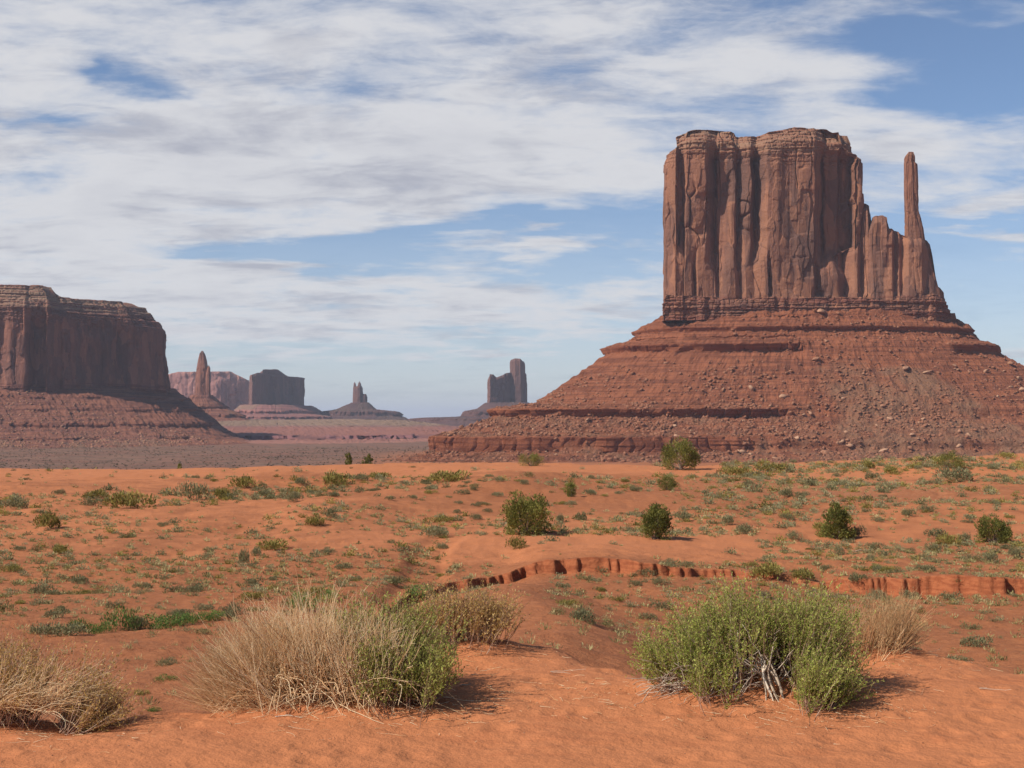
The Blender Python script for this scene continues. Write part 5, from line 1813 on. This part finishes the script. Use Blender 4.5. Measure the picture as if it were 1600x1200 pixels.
leafy_bush('green_bush', 'large fresh green bush with a bleached twisted trunk, casting its shadow on the dune', 1180, 7.95,
           [(1105, 1200, 420, .40, .62, -.42, -.05, .06, .05), (1200, 1272, 400, .38, .60, .0, .50, .06, .05), (1045, 1105, 330, .24, .42, -.70, .0, -.05, .08),
            (1245, 1298, 330, .14, .33, -.1, .95, -.32, .10), (1150, 1260, 240, .30, .60, -.3, .3, .28, .0), (1085, 1150, 110, .16, .30, -.5, .2, -.20, .05)],
           M_greenleaf, .0165, 314, M_twig, 34, .30, .58, leaf_from=.42, extra=('trunk', M_deadwood, trunk_extra), tl=.12)
leafy_bush('dry_brush', 'grey pink dead twiggy brush behind the right side of the green bush', 1350, 9.45,
           [(1258, 1410, 660, .30, .52, -.40, .35, 0, .02), (1360, 1418, 160, .15, .36, .1, .9, -.05, .0)],
           M_sage, .008, 315, M_straw, 2, .42, .5, leaf_from=.7)


# loose sticks and stalks on the dune
def stick(px, py, lpx, ang, rad, tint, label, bendy=.2, seed=0, mat=None):
    x, y, z = hit(px, py, 5.0)
    r_ = np.random.default_rng(seed)
    L = lpx / F * y
    n = 2
    d = np.tile([math.cos(ang), math.sin(ang) * .9, .02], (n, 1))
    P_, rd, t = shoots(n, np.array([[x, y, z + .006]] * n), d, np.array([L, L * .45]), r_.normal(size=(n, 3)) * bendy * np.array([1, 1, .1]), .03,
                       np.full(n, rad), np.full(n, rad * .5), r_, 7, np.full(n, tint))
    v, f, t = tubes(P_, rd, t)
    o = obj('fallen_stick', mesh('fallen_stick', v, f, mat or M_deadwood, {'tint': t}, origin=(x, y, z)), None, (x, y, z))
    tag(o, label, 'stick', 'sticks lying on the dune')


stick(718, 1074, 22, .6, .006, .05, 'short dark stick on the sand right of the straw brush', .1, 1)
stick(735, 1056, 46, .15, .0025, .2, 'thin curved brown stalk above the short dark stick', .3, 2)
stick(1530, 1078, 34, -.1, .002, .9, 'thin pale stalk on the sand at the right', .1, 3)
stick(860, 1052, 60, .2, .002, .7, 'long thin pale stalk in the middle of the sand', .25, 4)
stick(430, 1122, 50, .05, .0025, .8, 'pale stalk lying in front of the straw brush', .15, 5)
stick(1330, 862, 40, .15, .03, .3, 'dead branch lying on the slope by the pointed juniper', .15, 6)
rl = np.random.default_rng(404)
nl = 1500
cen = np.array([(470, 7.6), (640, 7.6), (60, 7.2), (1180, 7.7), (1300, 7.6), (730, 9.2), (1350, 9.2), (900, 8.0)])
ci_ = rl.integers(0, len(cen), nl)
pxl = cen[ci_, 0] + rl.normal(size=nl) * 90
Yl = np.maximum(5.7, cen[ci_, 1] + rl.normal(size=nl) * .28 - .12)
roots = root_xyz(pxl, Yl, rl)
an = rl.uniform(0, 6.28, nl)
LT = shoots(nl, roots + np.array([0, 0, .003]), np.stack([np.cos(an), np.sin(an), .05 * rl.normal(size=nl)], -1), .015 + .11 * rl.random(nl) ** 3, rl.normal(size=(nl, 3)) * np.array([.2, .2, .02]), .03,
            rl.uniform(.0008, .0022, nl), np.full(nl, .0006), rl, 4, rl.random(nl))
v, f, t = tubes(*LT)
tag(obj('plant_litter', mesh('plant_litter', v, f, M_straw, {'tint': t})), 'broken twigs and straw littering the sand around the brush', None, None, 'stuff')
x, y, z = hit(1442, 1162, 5.0)
tag(obj('pebble', BOULDERS[2], None, (x, y, z + .003), (0, 0, 0), (.006, .005, .005)), 'single pale pebble on the bare sand at the lower right', 'pebble')

# ------------------------------------------------------------------ the air
import bmesh
hz = bpy.data.materials.new('desert haze')
hz.use_nodes = True
t = NT(hz.node_tree)
o_ = t.n('ShaderNodeOutputMaterial')
pv = t.n('ShaderNodeVolumePrincipled')
pv.inputs['Color'].default_value = (0.80, 0.86, 1.0, 1)
pv.inputs['Density'].default_value = 0.00004
pv.inputs['Anisotropy'].default_value = 0.0
t.put(o_.inputs['Volume'], pv.outputs[0])
bm = bmesh.new()
bmesh.ops.create_cube(bm, size=1.0)
me = bpy.data.meshes.new('haze')
bm.to_mesh(me)
bm.free()
me.materials.append(hz)
zlo, zhi = PLAIN - 6, 420.0
hz_o = obj('haze', me, None, (0, 0, (zlo + zhi) / 2), (0, 0, 0), (121000, 121000, zhi - zlo))
tag(hz_o, 'thin blue desert haze in the air', None, None, 'stuff')
